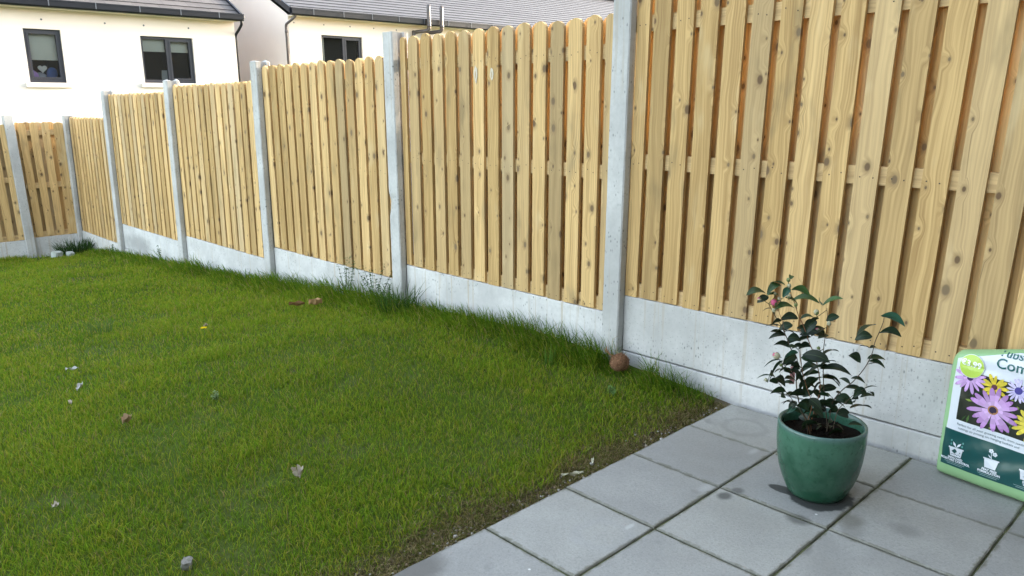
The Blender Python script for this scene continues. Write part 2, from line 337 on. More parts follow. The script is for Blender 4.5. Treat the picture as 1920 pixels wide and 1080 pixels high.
# ------------------------------------------------------------------ fence: concrete posts, gravel boards, hit-and-miss panels
XF = 0.46                                      # front face of the posts
def ident(p): return p
def make_post(label, y, zb, zt, lean, w=0.11, d=0.13, peak=0.0, zref=-0.1, chip=None):
    t = bpy.data.objects.new('fence_post', None)
    bpy.data.objects.remove(t)
    m = MB(); c = 0.006
    o = [(0, c), (c, 0), (0.045, 0), (0.047, 0.026), (0.098, 0.026), (0.10, 0), (d-c, 0), (d, c), (d, w-c), (d-c, w), (0.10, w), (0.098, w-0.026), (0.047, w-0.026), (0.045, w), (c, w), (0, w-c)]
    nz = 44; hh = zt-zb; pr2 = random.Random(int(y*100))
    rings = []
    for k in range(nz+1):
        z = hh*k/nz; ck = 0.014*max(0, 1-abs(z+zb-chip)/0.07) if chip else 0
        rings.append([(x+pr2.uniform(-.0007, .0007), yy+lean*z+pr2.uniform(-.0007, .0007), z) for x, yy in [(p[0]+(ck if i_ in (14, 15) else 0), p[1]-(ck if i_ in (14, 15) else 0)) for i_, p in enumerate(o)]])
    n = len(o)
    for k in range(nz):
        for i in range(n):
            j = (i+1) % n; m.face([rings[k][i], rings[k][j], rings[k+1][j], rings[k+1][i]])
    # weathered top: each flange a little humped
    top = rings[-1]
    def hump(ids, h):
        cx = sum(top[i][0] for i in ids)/len(ids); cy = sum(top[i][1] for i in ids)/len(ids); a = (cx, cy, hh+h)
        for q in range(len(ids)): m.face([top[ids[q]], top[ids[(q+1) % len(ids)]], a])
    hump([0, 1, 2, 13, 14, 15], peak*0.6); hump([5, 6, 7, 8, 9, 10], peak); m.face([top[i] for i in (2, 3, 12, 13)]); m.face([top[i] for i in (3, 4, 11, 12)]); m.face([top[i] for i in (4, 5, 10, 11)])
    ob = m.build('fence_post', M['post'], label=label, cat='fence post', group='concrete posts of the garden fence')
    ob.location = (XF, y-lean*(zref-zb), zb); return ob

def board_outline(w, z0, z1, rounded, n=8):
    if not rounded: return [(0, z0), (w, z0), (w, z1), (0, z1)]
    r = w/2; pts = [(0, z0), (w, z0)]
    rr = min(r, 0.05)
    return pts + [(r+r*math.cos(math.pi*i/n), z1-rr+rr*math.sin(math.pi*i/n)) for i in range(n+1)]

def add_board(mb, y0, y1, z0, z1, x0, x1, seed, rounded, shear):
    r = random.Random(seed); w = y1-y0; out = board_outline(w, z0, z1, rounded)
    t = r.random(); gry = max(0.0, r.gauss(0.0, 0.45)); gry = min(gry, 1.0); col = (t, gry, r.random()*20)
    du, dv = r.uniform(0, 40), r.uniform(0, 40); tw = r.uniform(-0.002, 0.002); yo = r.uniform(-0.0015, 0.0015)
    def P(x, y, z): return shear((x+tw*(z-z0), y0+y+yo, z))
    F = [P(x0, y, z) for y, z in out]; B = [P(x1, y, z) for y, z in out]; n = len(out)
    mb.face(F[::-1], 0, col, [(du+y, dv+z) for y, z in out][::-1])
    mb.face(B, 0, col, [(du+5+y, dv+z) for y, z in out])
    for i in range(n):
        j = (i+1) % n; vertical = abs(out[i][0]-out[j][0]) < 1e-6
        ua = du+(out[i][0]); uvs = [(ua, dv+out[i][1]), (ua+0.001, dv+out[j][1]), (ua+0.018, dv+out[j][1]), (ua+0.017, dv+out[i][1])] if vertical else [(ua, dv+out[i][1]), (ua+.02, dv+out[i][1]), (ua+.02, dv+out[i][1]+.02), (ua, dv+out[i][1]+.02)]
        mb.face([F[i], F[j], B[j], B[i]], 0, col, uvs)

def make_panel(label, origin, rotz, L, H, edges, seed, rails, lean=lambda y: 0.0, rounded=True, nails=True, scars=(), group='timber fence panels between the concrete posts'):
    """edges: list of (y0, y1) for the front boards, measured from the near end; back boards fill behind the gaps"""
    root = thing('timber_fence', label, 'fence panel', origin, rotz, group)
    sh = lambda p: (p[0], p[1]+lean(p[1])*p[2], p[2])
    fb = MB(); rr = random.Random(seed)
    for i, (a, b) in enumerate(edges):
        add_board(fb, a, b, 0.004+rr.uniform(-0.004, 0.004), H+rr.uniform(-0.006, 0.006), 0.0, 0.018, seed*100+i, rounded, sh)
        if nails:
            for rz in rails:
                zz = rz+0.036
                for yy in ([a+0.022+rr.uniform(-.006, .006), b-0.022+rr.uniform(-.006, .006)] if b-a > 0.07 else [(a+b)/2]):
                    z1 = zz+rr.uniform(-0.012, 0.012); rad = 0.0032
                    fb.face([sh((-0.0008, yy+rad*math.cos(q*1.0472), z1-rad*math.sin(q*1.0472))) for q in range(6)], 1, (1, 1, 1))
    for (sy, sz, ry, rz) in scars:                                # torn pale patches where the face of a board has lifted
        q = random.Random(int(sy*1000)); fb.face([sh((-0.0012, sy-ry*math.cos(t*0.393)*q.uniform(.75, 1.15), sz+rz*math.sin(t*0.393)*q.uniform(.75, 1.15))) for t in range(16)], 2)
        fb.face([sh((-0.0018, sy-ry*0.25*math.cos(t*0.785)*q.uniform(.6, 1.2)+ry*.1, sz-rz*.1+rz*0.5*math.sin(t*0.785)*q.uniform(.7, 1.15))) for t in range(8)], 0, (0.4, 0.9, 3), [(0.1*t, 0.2) for t in range(8)])
    fb.build('front_boards', [M['wood'], M['nail'], M['scar']], root)
    bb = MB(); gaps = [(edges[i][1], edges[i+1][0]) for i in range(len(edges)-1)]
    gaps = ([(edges[0][0]-0.03, edges[0][0])] if edges[0][0] > 0.014 else [])+gaps+([(edges[-1][1], L)] if L-edges[-1][1] > 0.014 else [])
    for i, (a, b) in enumerate(gaps):
        c = (a+b)/2; add_board(bb, max(0.0, c-0.056), min(L, c+0.056), 0.004, H+rr.uniform(-0.006, 0.006), 0.053, 0.071, seed*100+60+i, rounded, sh)
    bb.build('back_boards', M['wood'], root)
    for i, rz in enumerate(rails):
        rb = MB(); r2 = random.Random(seed*7+i); col = (0.8, 0.45, r2.random()*20); o1 = r2.uniform(0, 30)
        x0, x1, z0, z1 = 0.0185, 0.0525, rz, rz+0.073
        P = [(x0, 0, z0), (x1, 0, z0), (x1, L, z0), (x0, L, z0), (x0, 0, z1), (x1, 0, z1), (x1, L, z1), (x0, L, z1)]
        for q in ((0, 3, 2, 1), (4, 5, 6, 7), (0, 1, 5, 4), (1, 2, 6, 5), (2, 3, 7, 6), (3, 0, 4, 7)):
            rb.face([P[v] for v in q], 0, col, [(o1+P[v][2]+P[v][0], o1+P[v][1]) for v in q])
        rb.build('rail', M['wood'], root)
    return root

def even_boards(L, phase, pitch=0.1255, w=0.0935):
    out = []; y = phase-pitch
    while y < L:
        a, b = max(0.003, y), min(L-0.003, y+w)
        if b-a > 0.02: out.append((a, b))
        y += pitch
    return out

def gravel_board(label, y0, y1, z0, z1, mat='gravel_board', x0=None, tongue=0.0, group='concrete gravel boards under the fence panels'):
    m = MB(); c = 0.004; x0 = XF+0.050 if x0 is None else x0; x1 = x0+0.044; n = 10; r = random.Random(int(y0*77+z0*1000))
    def sec(y):
        e = r.uniform(-0.0015, 0.0015); return [(x0+c, y, 0.0), (x0, y, c), (x0, y, z1-z0-c+e), (x0+c, y, z1-z0+e), (x1, y, z1-z0+e), (x1, y, 0.0)]
    S = [sec((y1-y0)*i/n) for i in range(n+1)]
    for i in range(n):
        for q in range(6): m.face([S[i][q], S[i+1][q], S[i+1][(q+1) % 6], S[i][(q+1) % 6]][::-1])
    m.face(S[0]); m.face(S[-1][::-1])
    if tongue: m.box((x0+0.028, 0.002, z1-z0-0.004), (x1-0.008, y1-y0-0.002, z1-z0+tongue))
    o = m.build('gravel_board', M[mat], label=label, cat='gravel board', group=group); o.location = (0, y0, z0); return o

PY = [0.681, 2.573, 4.512, 6.470, 8.458, 10.195]; PW = 0.108
PLEAN = [-0.018, 0.0, -0.014, -0.028, -0.030, -0.035]; PT = [1.975, 1.821, 1.712, 1.605, 1.533, 1.238]
PL = ['tall concrete post beside the brown fibre ball, nearest to the patio', 'concrete post with a chipped front edge, second along from the patio',
      'concrete post below the downpipe of the far house, third along from the patio', 'humped-top concrete post in front of the double window with a sill',
      'broken-topped concrete post just left of the double window', 'low concrete post in the corner where the two fence runs meet']
for i in range(6):
    make_post(PL[i], PY[i], -1.2 if i > 2 else -0.6, PT[i], PLEAN[i], PW, peak=[0, 0.004, 0.016, 0.02, 0.02, 0.0][i], zref=[0.1, 0.07, -0.1, -0.19, -0.4, -0.57][i], chip=0.70 if i == 1 else None)
# panels (near end, bottom) ; z of bottoms and tops as the run steps down the slope
XP = XF+0.051
NEAR_E = []
for i in range(15):
    l = 0.574-0.1245*i; NEAR_E.append((l-0.091, l))
PO = -1.135
ne = [(0.603, 0.676)] + NEAR_E
ne = sorted([(max(a-PO, 0.004), b-PO) for a, b in ne if b-PO > 0.02])
make_panel('tall weathered timber panel behind the potted shrub, its top out of sight', (XP, PO, 0.393), 0, 0.676-PO, 1.52, ne, 11, (-0.003, 0.652, 1.302), lean=lambda y: -0.018-0.016*max(0, 1.5-y))
BOT = [0.279, 0.153, 0.026, -0.058, -0.337]; TOP = [1.79, 1.68, 1.56, 1.497, 1.218]
PLB = ['rounded-top timber panel between the two posts right of the double downpipes, with white scars on two boards',
       'rounded-top timber panel under the small window of the far house', 'rounded-top timber panel seen at a slant, to the right of the humped-top post',
       'slanting timber panel above the dark stained gravel board', 'narrow-looking timber panel of close boards ending at the low corner post']
PLB[0] = 'rounded-top timber panel beside the tall nearest post, with white scars on two boards'
PH = [0.067, 0.06, 0.08, 0.05, 0.09]
for i in range(5):
    y0 = PY[i]+PW+0.0008; y1 = PY[i+1]-0.002; H = TOP[i]-BOT[i]
    ln = (PLEAN[i]+PLEAN[i+1])/2
    make_panel(PLB[i], (XP, y0, BOT[i]), 0, y1-y0, H, even_boards(y1-y0, PH[i]+0.0275), 20+i, (-0.003, H-0.81, H-0.21), lean=lambda y, l=ln: l, scars=[(1.828-y0, 1.535-BOT[0], 0.018, 0.050), (1.690-y0, 1.53-BOT[0], 0.015, 0.036)] if i == 0 else ())
gravel_board('speckled tall gravel board behind the potted shrub', -1.135, 0.679, 0.0955, 0.391, 'gravel_board_mottled')
gravel_board('low base board under the speckled gravel board, at paving level', -1.135, 0.679, -0.21, 0.089, 'gravel_board_mottled', XF+0.047, 0.009)
GLB = ['white gravel board with tan drips, between the fibre ball and the second post', 'white gravel board with tan drips behind the leafy weeds',
       'plain pale gravel board left of the third post', 'gravel board with a dark grey stain', 'last pale gravel board of the long run, beside the corner post']
for i in range(5):
    gravel_board(GLB[i], PY[i]+PW+0.002, PY[i+1]-0.002, BOT[i]-0.302, BOT[i]-0.002, 'gravel_board_stained' if i == 3 else 'gravel_board')
gravel_board('buried base board with its edge showing under the stained gravel board', PY[3]+PW+0.002, PY[4]-0.002, BOT[3]-0.61, BOT[3]-0.308, 'gravel_board', XF+0.047)
gravel_board('buried base board below the board with drips behind the weeds', PY[1]+PW+0.002, PY[2]-0.002, BOT[1]-0.61, BOT[1]-0.308, 'gravel_board', XF+0.047)
# the last bay, running back past the paving to the house
make_post('concrete post beyond the compost bag', PO-0.108-0.002, -0.6, 1.975, -0.02, PW, zref=0.1)
make_panel('last timber panel, between the compost bag and the house', (XP, -2.595, 0.393), 0, -2.595*-1+PO-0.112, 1.52, even_boards(2.595+PO-0.112, 0.1, 0.1245, 0.091), 12, (-0.003, 0.652, 1.302), lean=lambda y: -0.02)
gravel_board('tall gravel board of the last bay beside the house', -2.595, PO-0.112, 0.0955, 0.391, 'gravel_board_mottled')
gravel_board('low base board of the last bay beside the house', -2.595, PO-0.112, -0.21, 0.089, 'gravel_board_mottled', XF+0.047, 0.009)
# the fence that closes the garden, at right angles
YB = 10.20
p7 = make_post('wide-looking concrete post of the back fence, at the far left', 0, -1.2, 1.25, 0.024, PW); p7.rotation_euler = (0, 0, R(90)); p7.location = (-0.060, YB, -1.2)
make_panel('short shaded timber panel between the low corner post and the back post', (0.478, YB+0.05, -0.375), R(90), 0.554, 1.53, [(0.004, 0.122), (0.174, 0.260), (0.303, 0.388), (0.431, 0.518)], 41, (-0.003, 0.66, 1.36), lean=lambda y: 0.026*max(0.0, y)/0.554, nails=False)
make_panel('shaded timber panel of the back fence, cut off by the far left edge', (-0.173, YB+0.05, -0.39), R(90), 1.83, 1.53, even_boards(1.83, 0.125, 0.135, 0.088), 42, (-0.003, 0.77, 1.36), lean=lambda y: 0.022, nails=False)
g1 = gravel_board('shaded gravel board of the back fence beside the dark grass clump', 0, 0.532, -0.68, -0.378, 'gravel_board', 0.0); g1.rotation_euler = (0, 0, R(90)); g1.location = (0.456, YB+0.05, -0.68)
g2 = gravel_board('gravel board of the back fence, cut off by the far left edge', 0, 1.83, -0.695, -0.393, 'gravel_board', 0.0); g2.rotation_euler = (0, 0, R(90)); g2.location = (-0.170, YB+0.05, -0.695)

# ------------------------------------------------------------------ grass: one object of blades
def grass_material():
    k = NT('grass_blades', 0.6, 0.08); c = k.tone(); k.col(c)
    tr = k.n('ShaderNodeBsdfTranslucent'); k.t.links.new(c, tr.inputs[0]); ms = k.n('ShaderNodeMixShader'); ms.inputs[0].default_value = 0.35
    k.t.links.new(k.b.outputs[0], ms.inputs[1]); k.t.links.new(tr.outputs[0], ms.inputs[2]); k.t.links.new(ms.outputs[0], k.t.nodes['Material Output'].inputs[0])
    return k.mat
M['grass'] = grass_material()
def smooth_noise(x, y, s, seed):
    r = np.random.default_rng(seed); g = r.random((256, 256)); X = x*s+77.3; Y = y*s+31.7
    xi = np.floor(X).astype(int); yi = np.floor(Y).astype(int); fx = X-xi; fy = Y-yi; fx = fx*fx*(3-2*fx); fy = fy*fy*(3-2*fy)
    G = lambda a, b: g[a % 256, b % 256]
    return (G(xi, yi)*(1-fx)+G(xi+1, yi)*fx)*(1-fy)+(G(xi, yi+1)*(1-fx)+G(xi+1, yi+1)*fx)*fy

def blades_mesh(name, x, y, z, h, w, lean, az, c0, c1, mats, **kw):
    """each blade: a bent three-piece ribbon"""
    n = len(x); rg = np.random.default_rng(5)
    fa = rg.uniform(0, 2*np.pi, n); sx, sy = np.cos(fa)*w/2, np.sin(fa)*w/2; dx, dy = np.cos(az), np.sin(az)
    V = np.zeros((n, 7, 3)); T = [0.0, 0.4, 0.75, 1.0]; Wd = [1.0, 0.9, 0.6]
    for i, t in enumerate(T):
        off = lean*h*t*t; zz = z+h*t*np.sqrt(np.maximum(0.2, 1-(lean*t)**2*0.6))
        if i < 3:
            for s, kk in ((-1, 0), (1, 1)):
                V[:, 2*i+kk, 0] = x+dx*off+s*sx*Wd[i]; V[:, 2*i+kk, 1] = y+dy*off+s*sy*Wd[i]; V[:, 2*i+kk, 2] = zz
        else:
            V[:, 6, 0] = x+dx*off; V[:, 6, 1] = y+dy*off; V[:, 6, 2] = zz
    me = bpy.data.meshes.new(name); me.vertices.add(n*7); me.vertices.foreach_set('co', V.reshape(-1))
    loops = np.array([0, 1, 3, 2, 2, 3, 5, 4, 4, 5, 6]); L = (np.arange(n)[:, None]*7+loops[None, :]).reshape(-1)
    me.loops.add(n*11); me.loops.foreach_set('vertex_index', L.astype(np.int32)); me.polygons.add(n*3)
    st = (np.arange(n)[:, None]*11+np.array([0, 4, 8])[None, :]).reshape(-1); me.polygons.foreach_set('loop_start', st.astype(np.int32))
    me.update(calc_edges=True); me.validate()
    ca = me.color_attributes.new('tone', 'FLOAT_COLOR', 'POINT'); C = np.ones((n, 7, 4))
    tt = np.array([0, 0, .4, .4, .75, .75, 1.0])[None, :, None]; C[:, :, :3] = c0[:, None, :]*(1-tt)+c1[:, None, :]*tt
    ca.data.foreach_set('color', C.reshape(-1).astype(np.float32)); me.materials.append(mats)
    o = bpy.data.objects.new(name, me); COL.objects.link(o); return tag(o, **kw)

def lawn():
    rg = np.random.default_rng(12); cx, cy = -2.621, -1.724; N = 2600000
    x = rg.uniform(-9, 0.47, N); y = rg.uniform(0.0, 10.2, N)
    dx, dy = x-cx, y-cy; d = np.hypot(dx, dy); ang = np.degrees(np.arctan2(dx, dy))
    dens = np.clip(19000*(3.0/np.maximum(d, 2.2))**1.2, 4200, 22000)
    dens = np.where((ang > 2) & (ang < 80), dens, np.where((ang > -14), dens*0.4, dens*0.15))
    area_d = N/(9.47*10.2)
    fe = np.clip((0.46-x), 0, 9); be = np.clip(10.2-y, 0, 20)
    patch = smooth_noise(x, y, 3.1, 1); fine = smooth_noise(x, y, 11, 2); big = smooth_noise(x, y, 0.9, 3); mid = smooth_noise(x, y, 5.5, 4)
    # bare and thin places beside the paving
    ragged = y-0.012-0.05*mid-0.035*fine
    edge = np.clip(0.55+ragged/0.12, 0, 1)
    bare = np.clip((smooth_noise(x, y, 4.3, 8)-0.42)*5, 0, 1); edge = np.where(ragged < 0, np.where(rg.random(N) < 0.5, 0.10, 0.0), edge*(1-0.72*bare*np.clip((0.18-y)/0.10, 0, 1)))
    dens = dens*edge*np.clip(0.6+0.8*patch, 0.45, 1.2)*np.clip(0.6+0.8*fine, 0.5, 1.2)
    # the bare earth in the far corner
    dens = np.where((x > -0.25) & (x < 0.35) & (y > 9.45), dens*0.15, dens)
    keep = rg.random(N) < dens/area_d; keep &= fe > 0.004
    x, y, fe, d, patch, fine, big, mid, edge, be = [a[keep] for a in (x, y, fe, d, patch, fine, big, mid, edge, be)]
    n = len(x); u = rg.random(n)
    h = (0.014+0.024*rg.random(n)**1.4+0.010*patch)*np.clip(0.45+edge, 0.5, 1)
    # unmown growth along the fence
    lush = np.clip(0.6+0.8*smooth_noise(y*2, x*0+5, 1.0, 9), 0.5, 1.3)
    wid = np.where(y < 1.0, 0.17+0.14*np.clip(y, 0, 1), 0.26+0.12*big)
    fz = np.clip(1-fe/wid, 0, 1)**0.7
    tall = fz*(0.3+0.7*rg.random(n))*(0.15)*lush*np.clip(y/0.3, 0.45, 1)*np.where(y > 4.5, 0.7, 1)
    h = h+np.where(rg.random(n) < 0.7, tall, tall*0.3)
    h = h+np.where((y > 9.95) & (fe > 0.3), 0.05*rg.random(n), 0)
    h = np.where(np.hypot(x-0.345, y-0.565) < 0.13, np.minimum(h, 0.035), h)       # flattened round the fibre ball
    tuft = (smooth_noise(x, y, 2.3, 21) > 0.86) & (rg.random(n) < 0.25); h = np.where(tuft, h*1.9, h)
    w = (0.0017+0.0012*rg.random(n))*np.clip(d/3.3, 1, 2.4)*(1+0.25*fz)
    az = rg.uniform(0, 2*np.pi, n); lean = 0.2+0.9*rg.random(n)**1.3
    az = np.where(fz > 0.3, np.pi+rg.normal(0, 0.9, n), az)
    dark = np.array([0.070, 0.150, 0.009]); mids = np.array([0.170, 0.285, 0.016]); yel = np.array([0.44, 0.37, 0.045]); straw = np.array([0.36, 0.27, 0.11])
    m = np.clip(0.25+0.75*u+0.5*(big-0.5)+0.35*(patch-0.5)-0.95*fz, 0, 1)[:, None]
    c0 = dark*(1-m)+mids*m; tipmix = np.clip((rg.random(n)-0.45)*2.2+0.3*(mid-0.4), 0, 1)*(1-0.85*fz)
    c1 = (c0*1.25)*(1-tipmix[:, None])+yel*tipmix[:, None]
    dry = (rg.random(n) < 0.05+0.75*(1-edge)*np.clip(bareness(x, y), 0, 1))[:, None]
    c0 = np.where(dry, straw*0.75, c0*0.85); c1 = np.where(dry, straw, c1)
    k2 = rg.uniform(0.75, 1.25, n)[:, None]
    z = gz_np(x, y)-0.002
    blades_mesh('grass', x, y, z, h, w, lean, az, c0*k2, c1*k2, M['grass'], kind='stuff')
    # flattened dry thatch along the paving
    N2 = 60000; x = rg.uniform(-3.6, 0.44, N2); y = np.abs(rg.normal(0, 0.13, N2))+0.006
    kp = rg.random(N2) < np.clip(0.25+1.2*smooth_noise(x, y, 4.3, 8), 0, 1)*np.clip(1.2-y*2.2, 0, 1); x, y = x[kp], y[kp]; n2 = len(x)
    cc = np.array([(0.30, 0.23, 0.10), (0.20, 0.15, 0.07), (0.15, 0.17, 0.03), (0.12, 0.16, 0.02), (0.09, 0.065, 0.035), (0.38, 0.31, 0.16)])[rg.integers(0, 6, n2)]*rg.uniform(0.6, 1.2, n2)[:, None]
    blades_mesh('dry_grass', x, y, np.maximum(gz_np(x, y), -0.02)-0.001, rg.uniform(0.010, 0.030, n2), rg.uniform(0.0014, 0.003, n2), rg.uniform(0.6, 1.5, n2), rg.uniform(0, 6.28, n2), cc*0.8, cc, M['grass'], kind='stuff')
    return n
def bareness(x, y): return smooth_noise(x, y, 4.3, 8)*1.3
print('blades', lawn())

# grit and crumbs of stone where the lawn meets the paving
M['grit'] = toned('loose_grit', 0.9, 0.15, 0, 0.3, 200)
gm = MB(); gr = random.Random(5)
for i in range(900):
    x = gr.uniform(-3.2, 0.44); y = abs(gr.gauss(0.0, 0.055))+0.004; 
    if math.sin(x*5.1)+math.sin(x*11.7+2) < gr.uniform(-2.2, 1.0): continue
    s = gr.choice([0.002, 0.003, 0.004, 0.0055, 0.009 if gr.random() < 0.15 else 0.003]); c = gr.choice([(.33, .30, .26), (.20, .17, .13), (.34, .32, .29), (.09, .07, .05), (.06, .045, .03), (.26, .2, .13)])
    gm.blob((x, y, max(gz(x, y), -0.012)+s*0.35), (s, s*gr.uniform(.6, 1.2), s*0.7), i, 0, c, 0.25, 6, 4)
gm.build('gravel', M['grit'], kind='stuff')

# ------------------------------------------------------------------ glazed pot
def glaze_material():
    k = NT('green_glaze', 0.2, 0.5); o = k.obj(); x, y, z = k.sep(o)
    n = k.noise(o, 9.0, 4, 0.6); n2 = k.noise(o, 60.0, 3, 0.6)
    c = k.mix(k.step(n, 0.3, 0.7), (0.014, 0.060, 0.034), (0.034, 0.096, 0.062))
    zz = k.math('ADD', z, k.math('MULTIPLY_ADD', n, 0.10, -0.05))
    c = k.mix(k.step(zz, 0.10, 0.26, 0, 0.65), c, (0.055, 0.150, 0.098))       # paler towards the rim: partly the glaze itself, partly light painted into it
    c = k.mix(k.step(z, 0.244, 0.262, 0, 0.8), c, (0.075, 0.135, 0.128))
    c = k.mix(k.step(n2, 0.5, 0.8, 0, 0.55), c, (0.009, 0.045, 0.022))
    k.rgh(k.math('MULTIPLY_ADD', n, 0.25, 0.10)); k.bump(n2, 0.06, 0.004)
    return k.col(c)
M['glaze'] = glaze_material()
POT = (-0.075, -0.655, 0.003)
pot = thing('plant_pot', 'green glazed round plant pot on the grey paving', 'plant pot', POT)
pb = MB(); pb.lathe([(0.0, 0.004), (0.085, 0.004), (0.090, 0.0), (0.097, 0.003), (0.106, 0.02), (0.1215, 0.055), (0.1345, 0.095), (0.1425, 0.14), (0.147, 0.185), (0.1485, 0.22), (0.1482, 0.245), (0.1485, 0.258), (0.1475, 0.265), (0.144, 0.2675), (0.139, 0.266), (0.1355, 0.260), (0.134, 0.245), (0.132, 0.2)], 72)
pb.build('pot_body', M['glaze'], pot)
k = NT('potting_soil', 0.95, 0.1); o_ = k.obj(); nn = k.noise(o_, 70.0, 4, 0.7); k.bump(nn, 1.0, 0.01); M['compost'] = k.col(k.mix(nn, (0.003, 0.0025, 0.002), (0.014, 0.010, 0.007)))
sb = MB(); sr = random.Random(9)
def soilf(u, v):
    a = 2*math.pi*u; r = 0.1335*v; return (r*math.cos(a), r*math.sin(a), 0.226+0.008*math.sin(r*60+3*math.sin(2*a))*(1-v)+0.005*math.sin(5*a+r*90))
sb.grid(soilf, 40, 14)
for i in range(42):
    a, r, s = sr.uniform(0, 6.28), 0.12*math.sqrt(sr.random()), sr.uniform(0.003, 0.008); sb.blob((r*math.cos(a), r*math.sin(a), 0.229), (s, s, s*.7), i, 0, (1, 1, 1), 0.3, 7, 5)
sb.build('soil', M['compost'], pot)

# ------------------------------------------------------------------ the shrub in the pot
STEMS = [
(0,4,[(-47, 263), (-78, 319), (-103, 407), (-107, 461), (-107, 505), (-129, 537), (-150, 579), (-173, 624), (-195, 659), (-219, 700)]),
(-0.02,2.6,[(-112, 436), (-130, 461), (-149, 479), (-182, 512), (-196, 530)]),
(0.02,3.6,[(-34, 257), (-24, 327), (-15, 399), (-30, 487), (-59, 551), (-89, 616), (-108, 653), (-124, 700), (-139, 729), (-148, 762)]),
(0.05,3.4,[(25, 258), (7, 360), (3, 454), (5, 520), (4, 590), (3, 633), (2, 670)]),
(0.03,3.6,[(26, 278), (36, 339), (75, 378), (108, 406), (139, 460), (163, 509), (174, 552), (182, 595), (187, 627), (194, 640)]),
(-0.03,2.6,[(40, 314), (72, 352), (95, 379), (114, 401)]),
(-0.04,2.6,[(-69, 289), (-116, 357), (-172, 422), (-191, 449), (-210, 466)]),
(0.04,2.2,[(-71, 414), (-88, 524), (-96, 599), (-101, 647)]),
(0.01,2,[(-151, 582), (-160, 614), (-178, 661), (-192, 698)]),
(-0.03,2.6,[(-54, 276), (-53, 347), (-82, 424), (-104, 504), (-115, 546)]),
]
LEAVES=[(180,647,246,617,36,2),(181,585,253,571,34,0),(164,617,91,588,30,0),(161,572,112,554,46,0),(155,529,186,524,30,0),(155,529,137,525,30,0),(146,494,209,487,28,0),(124,479,72,514,34,0),(99,419,140,406,24,0),(61,389,-6,431,26,0),(134,394,158,373,22,0),(130,384,89,395,50,0),(115,367,157,374,28,0),(111,361,75,362,45,0),(101,348,86,368,40,0),(85,326,165,317,22,0),(47,371,85,332,26,0),(24,343,69,326,30,0),(51,387,-4,371,36,0),(-23,685,-108,690,24,1),(-21,683,-39,699,50,2),(-15,677,38,710,26,1),(-2,627,38,643,44,0),(-4,600,-56,579,30,0),(-20,559,22,564,30,0),(-18,498,49,514,18,0),(-10,488,6,497,40,0),(-17,458,68,450,24,0),(-18,464,42,478,30,0),(-17,445,-80,426,38,0),(-4,429,60,395,30,0),(-16,387,12,391,28,0),(-26,472,-83,449,28,0),(-147,752,-169,718,70,2),(-141,746,-82,723,32,1),(-149,781,-131,785,14,1),(-164,761,-215,769,22,1),(-179,762,-230,737,26,1),(-227,732,-301,736,9,1),(-229,727,-196,734,22,1),(-220,724,-254,701,60,0),(-211,731,-225,744,30,1),(-158,715,-114,689,30,1),(-160,713,-193,678,24,1),(-122,678,-191,674,26,1),(-203,680,-233,669,20,1),(-172,638,-209,626,46,0),(-109,644,-168,637,34,0),(-104,641,-63,649,26,1),(-70,629,-47,650,36,0),(-173,622,-222,618,16,0),(-84,589,-45,633,44,0),(-106,608,-69,594,55,0),(-121,617,-160,594,40,0),(-149,602,-186,606,28,0),(-112,585,-154,589,30,0),(-102,569,-139,566,46,0),(-100,558,-58,573,60,0),(-130,541,-185,550,32,0),(-116,534,-164,516,44,2),(-112,515,-159,489,55,0),(-104,515,-38,504,42,0),(-100,526,-26,511,34,0),(-95,529,-54,538,44,0),(-96,478,-64,482,38,0),(-100,477,-139,483,48,0),(-80,446,-46,492,24,0),(-75,415,-26,453,30,0),(-169,508,-222,478,26,2),(-163,505,-212,441,36,2),(-195,454,-251,446,30,2),(-195,451,-158,417,56,0),(-185,439,-164,443,50,0),(-140,462,-188,463,24,0),(-200,462,-223,473,50,0),(-180,429,-211,438,50,0),(-76,380,-150,391,46,0),(-110,413,-148,407,28,0),(-25,428,-60,363,44,0),(-52,389,-24,423,44,0),(-149,379,-173,386,40,2),(-102,331,-133,309,36,2),(-92,426,-115,453,55,0),(-66,368,-32,335,50,0),(-100,461,-110,429,60,0),(-49,352,-90,347,50,0),(-38,335,2,357,50,0),(-17,341,26,318,50,0),(-57,319,-100,336,44,0),(5,324,51,335,50,0),(-30,307,-76,297,50,0),(26,318,59,296,40,0),(-25,368,12,363,44,0),(-47,330,-13,296,44,0),(-101,352,-124,319,40,0),(-5,352,-36,379,44,0),(-76,363,-41,379,44,0),(-89,391,-71,429,50,0),(-69,461,-93,440,50,0)]
BUDS=[(-159,783,9,0),(-155,763,9,1),(-204,738,7,1),(-205,707,14,3),(-255,720,9,2),(-185,718,7,1),(-150,725,9,1),(-203,680,9,1),(-122,692,8,0),(-39,659,12,1),(4,621,10,1),(-33,598,9,2),(-18,527,8,0),(-227,446,8,1),(-190,525,16,2),(-175,494,7,0)]
M['stem'] = toned('shrub_bark', 0.7, 0.2, 0, 0.3, 120)
def leaf_material():
    k = NT('glossy_leaf', 0.42, 0.35); c = k.tone(); n = k.noise(k.obj(), 60, 2); u, v, _ = k.sep(k.uv())
    rib = k.step(k.math('ABSOLUTE', k.math('SUBTRACT', u, 0.5)), 0.035, 0.0, 0, 0.5); c = k.mix(1.0, c, k.mix(n, (0.8,)*3, (1.2,)*3), 'MULTIPLY'); c = k.mix(rib, c, (0.10, 0.15, 0.05)); k.col(c)
    tr = k.n('ShaderNodeBsdfTranslucent'); k.put(tr.inputs[0], k.mix(0.4, c, (0.07, 0.12, 0.01))); ms = k.n('ShaderNodeMixShader'); ms.inputs[0].default_value = 0.12
    k.t.links.new(k.b.outputs[0], ms.inputs[1]); k.t.links.new(tr.outputs[0], ms.inputs[2]); k.t.links.new(ms.outputs[0], k.t.nodes['Material Output'].inputs[0]); return k.mat
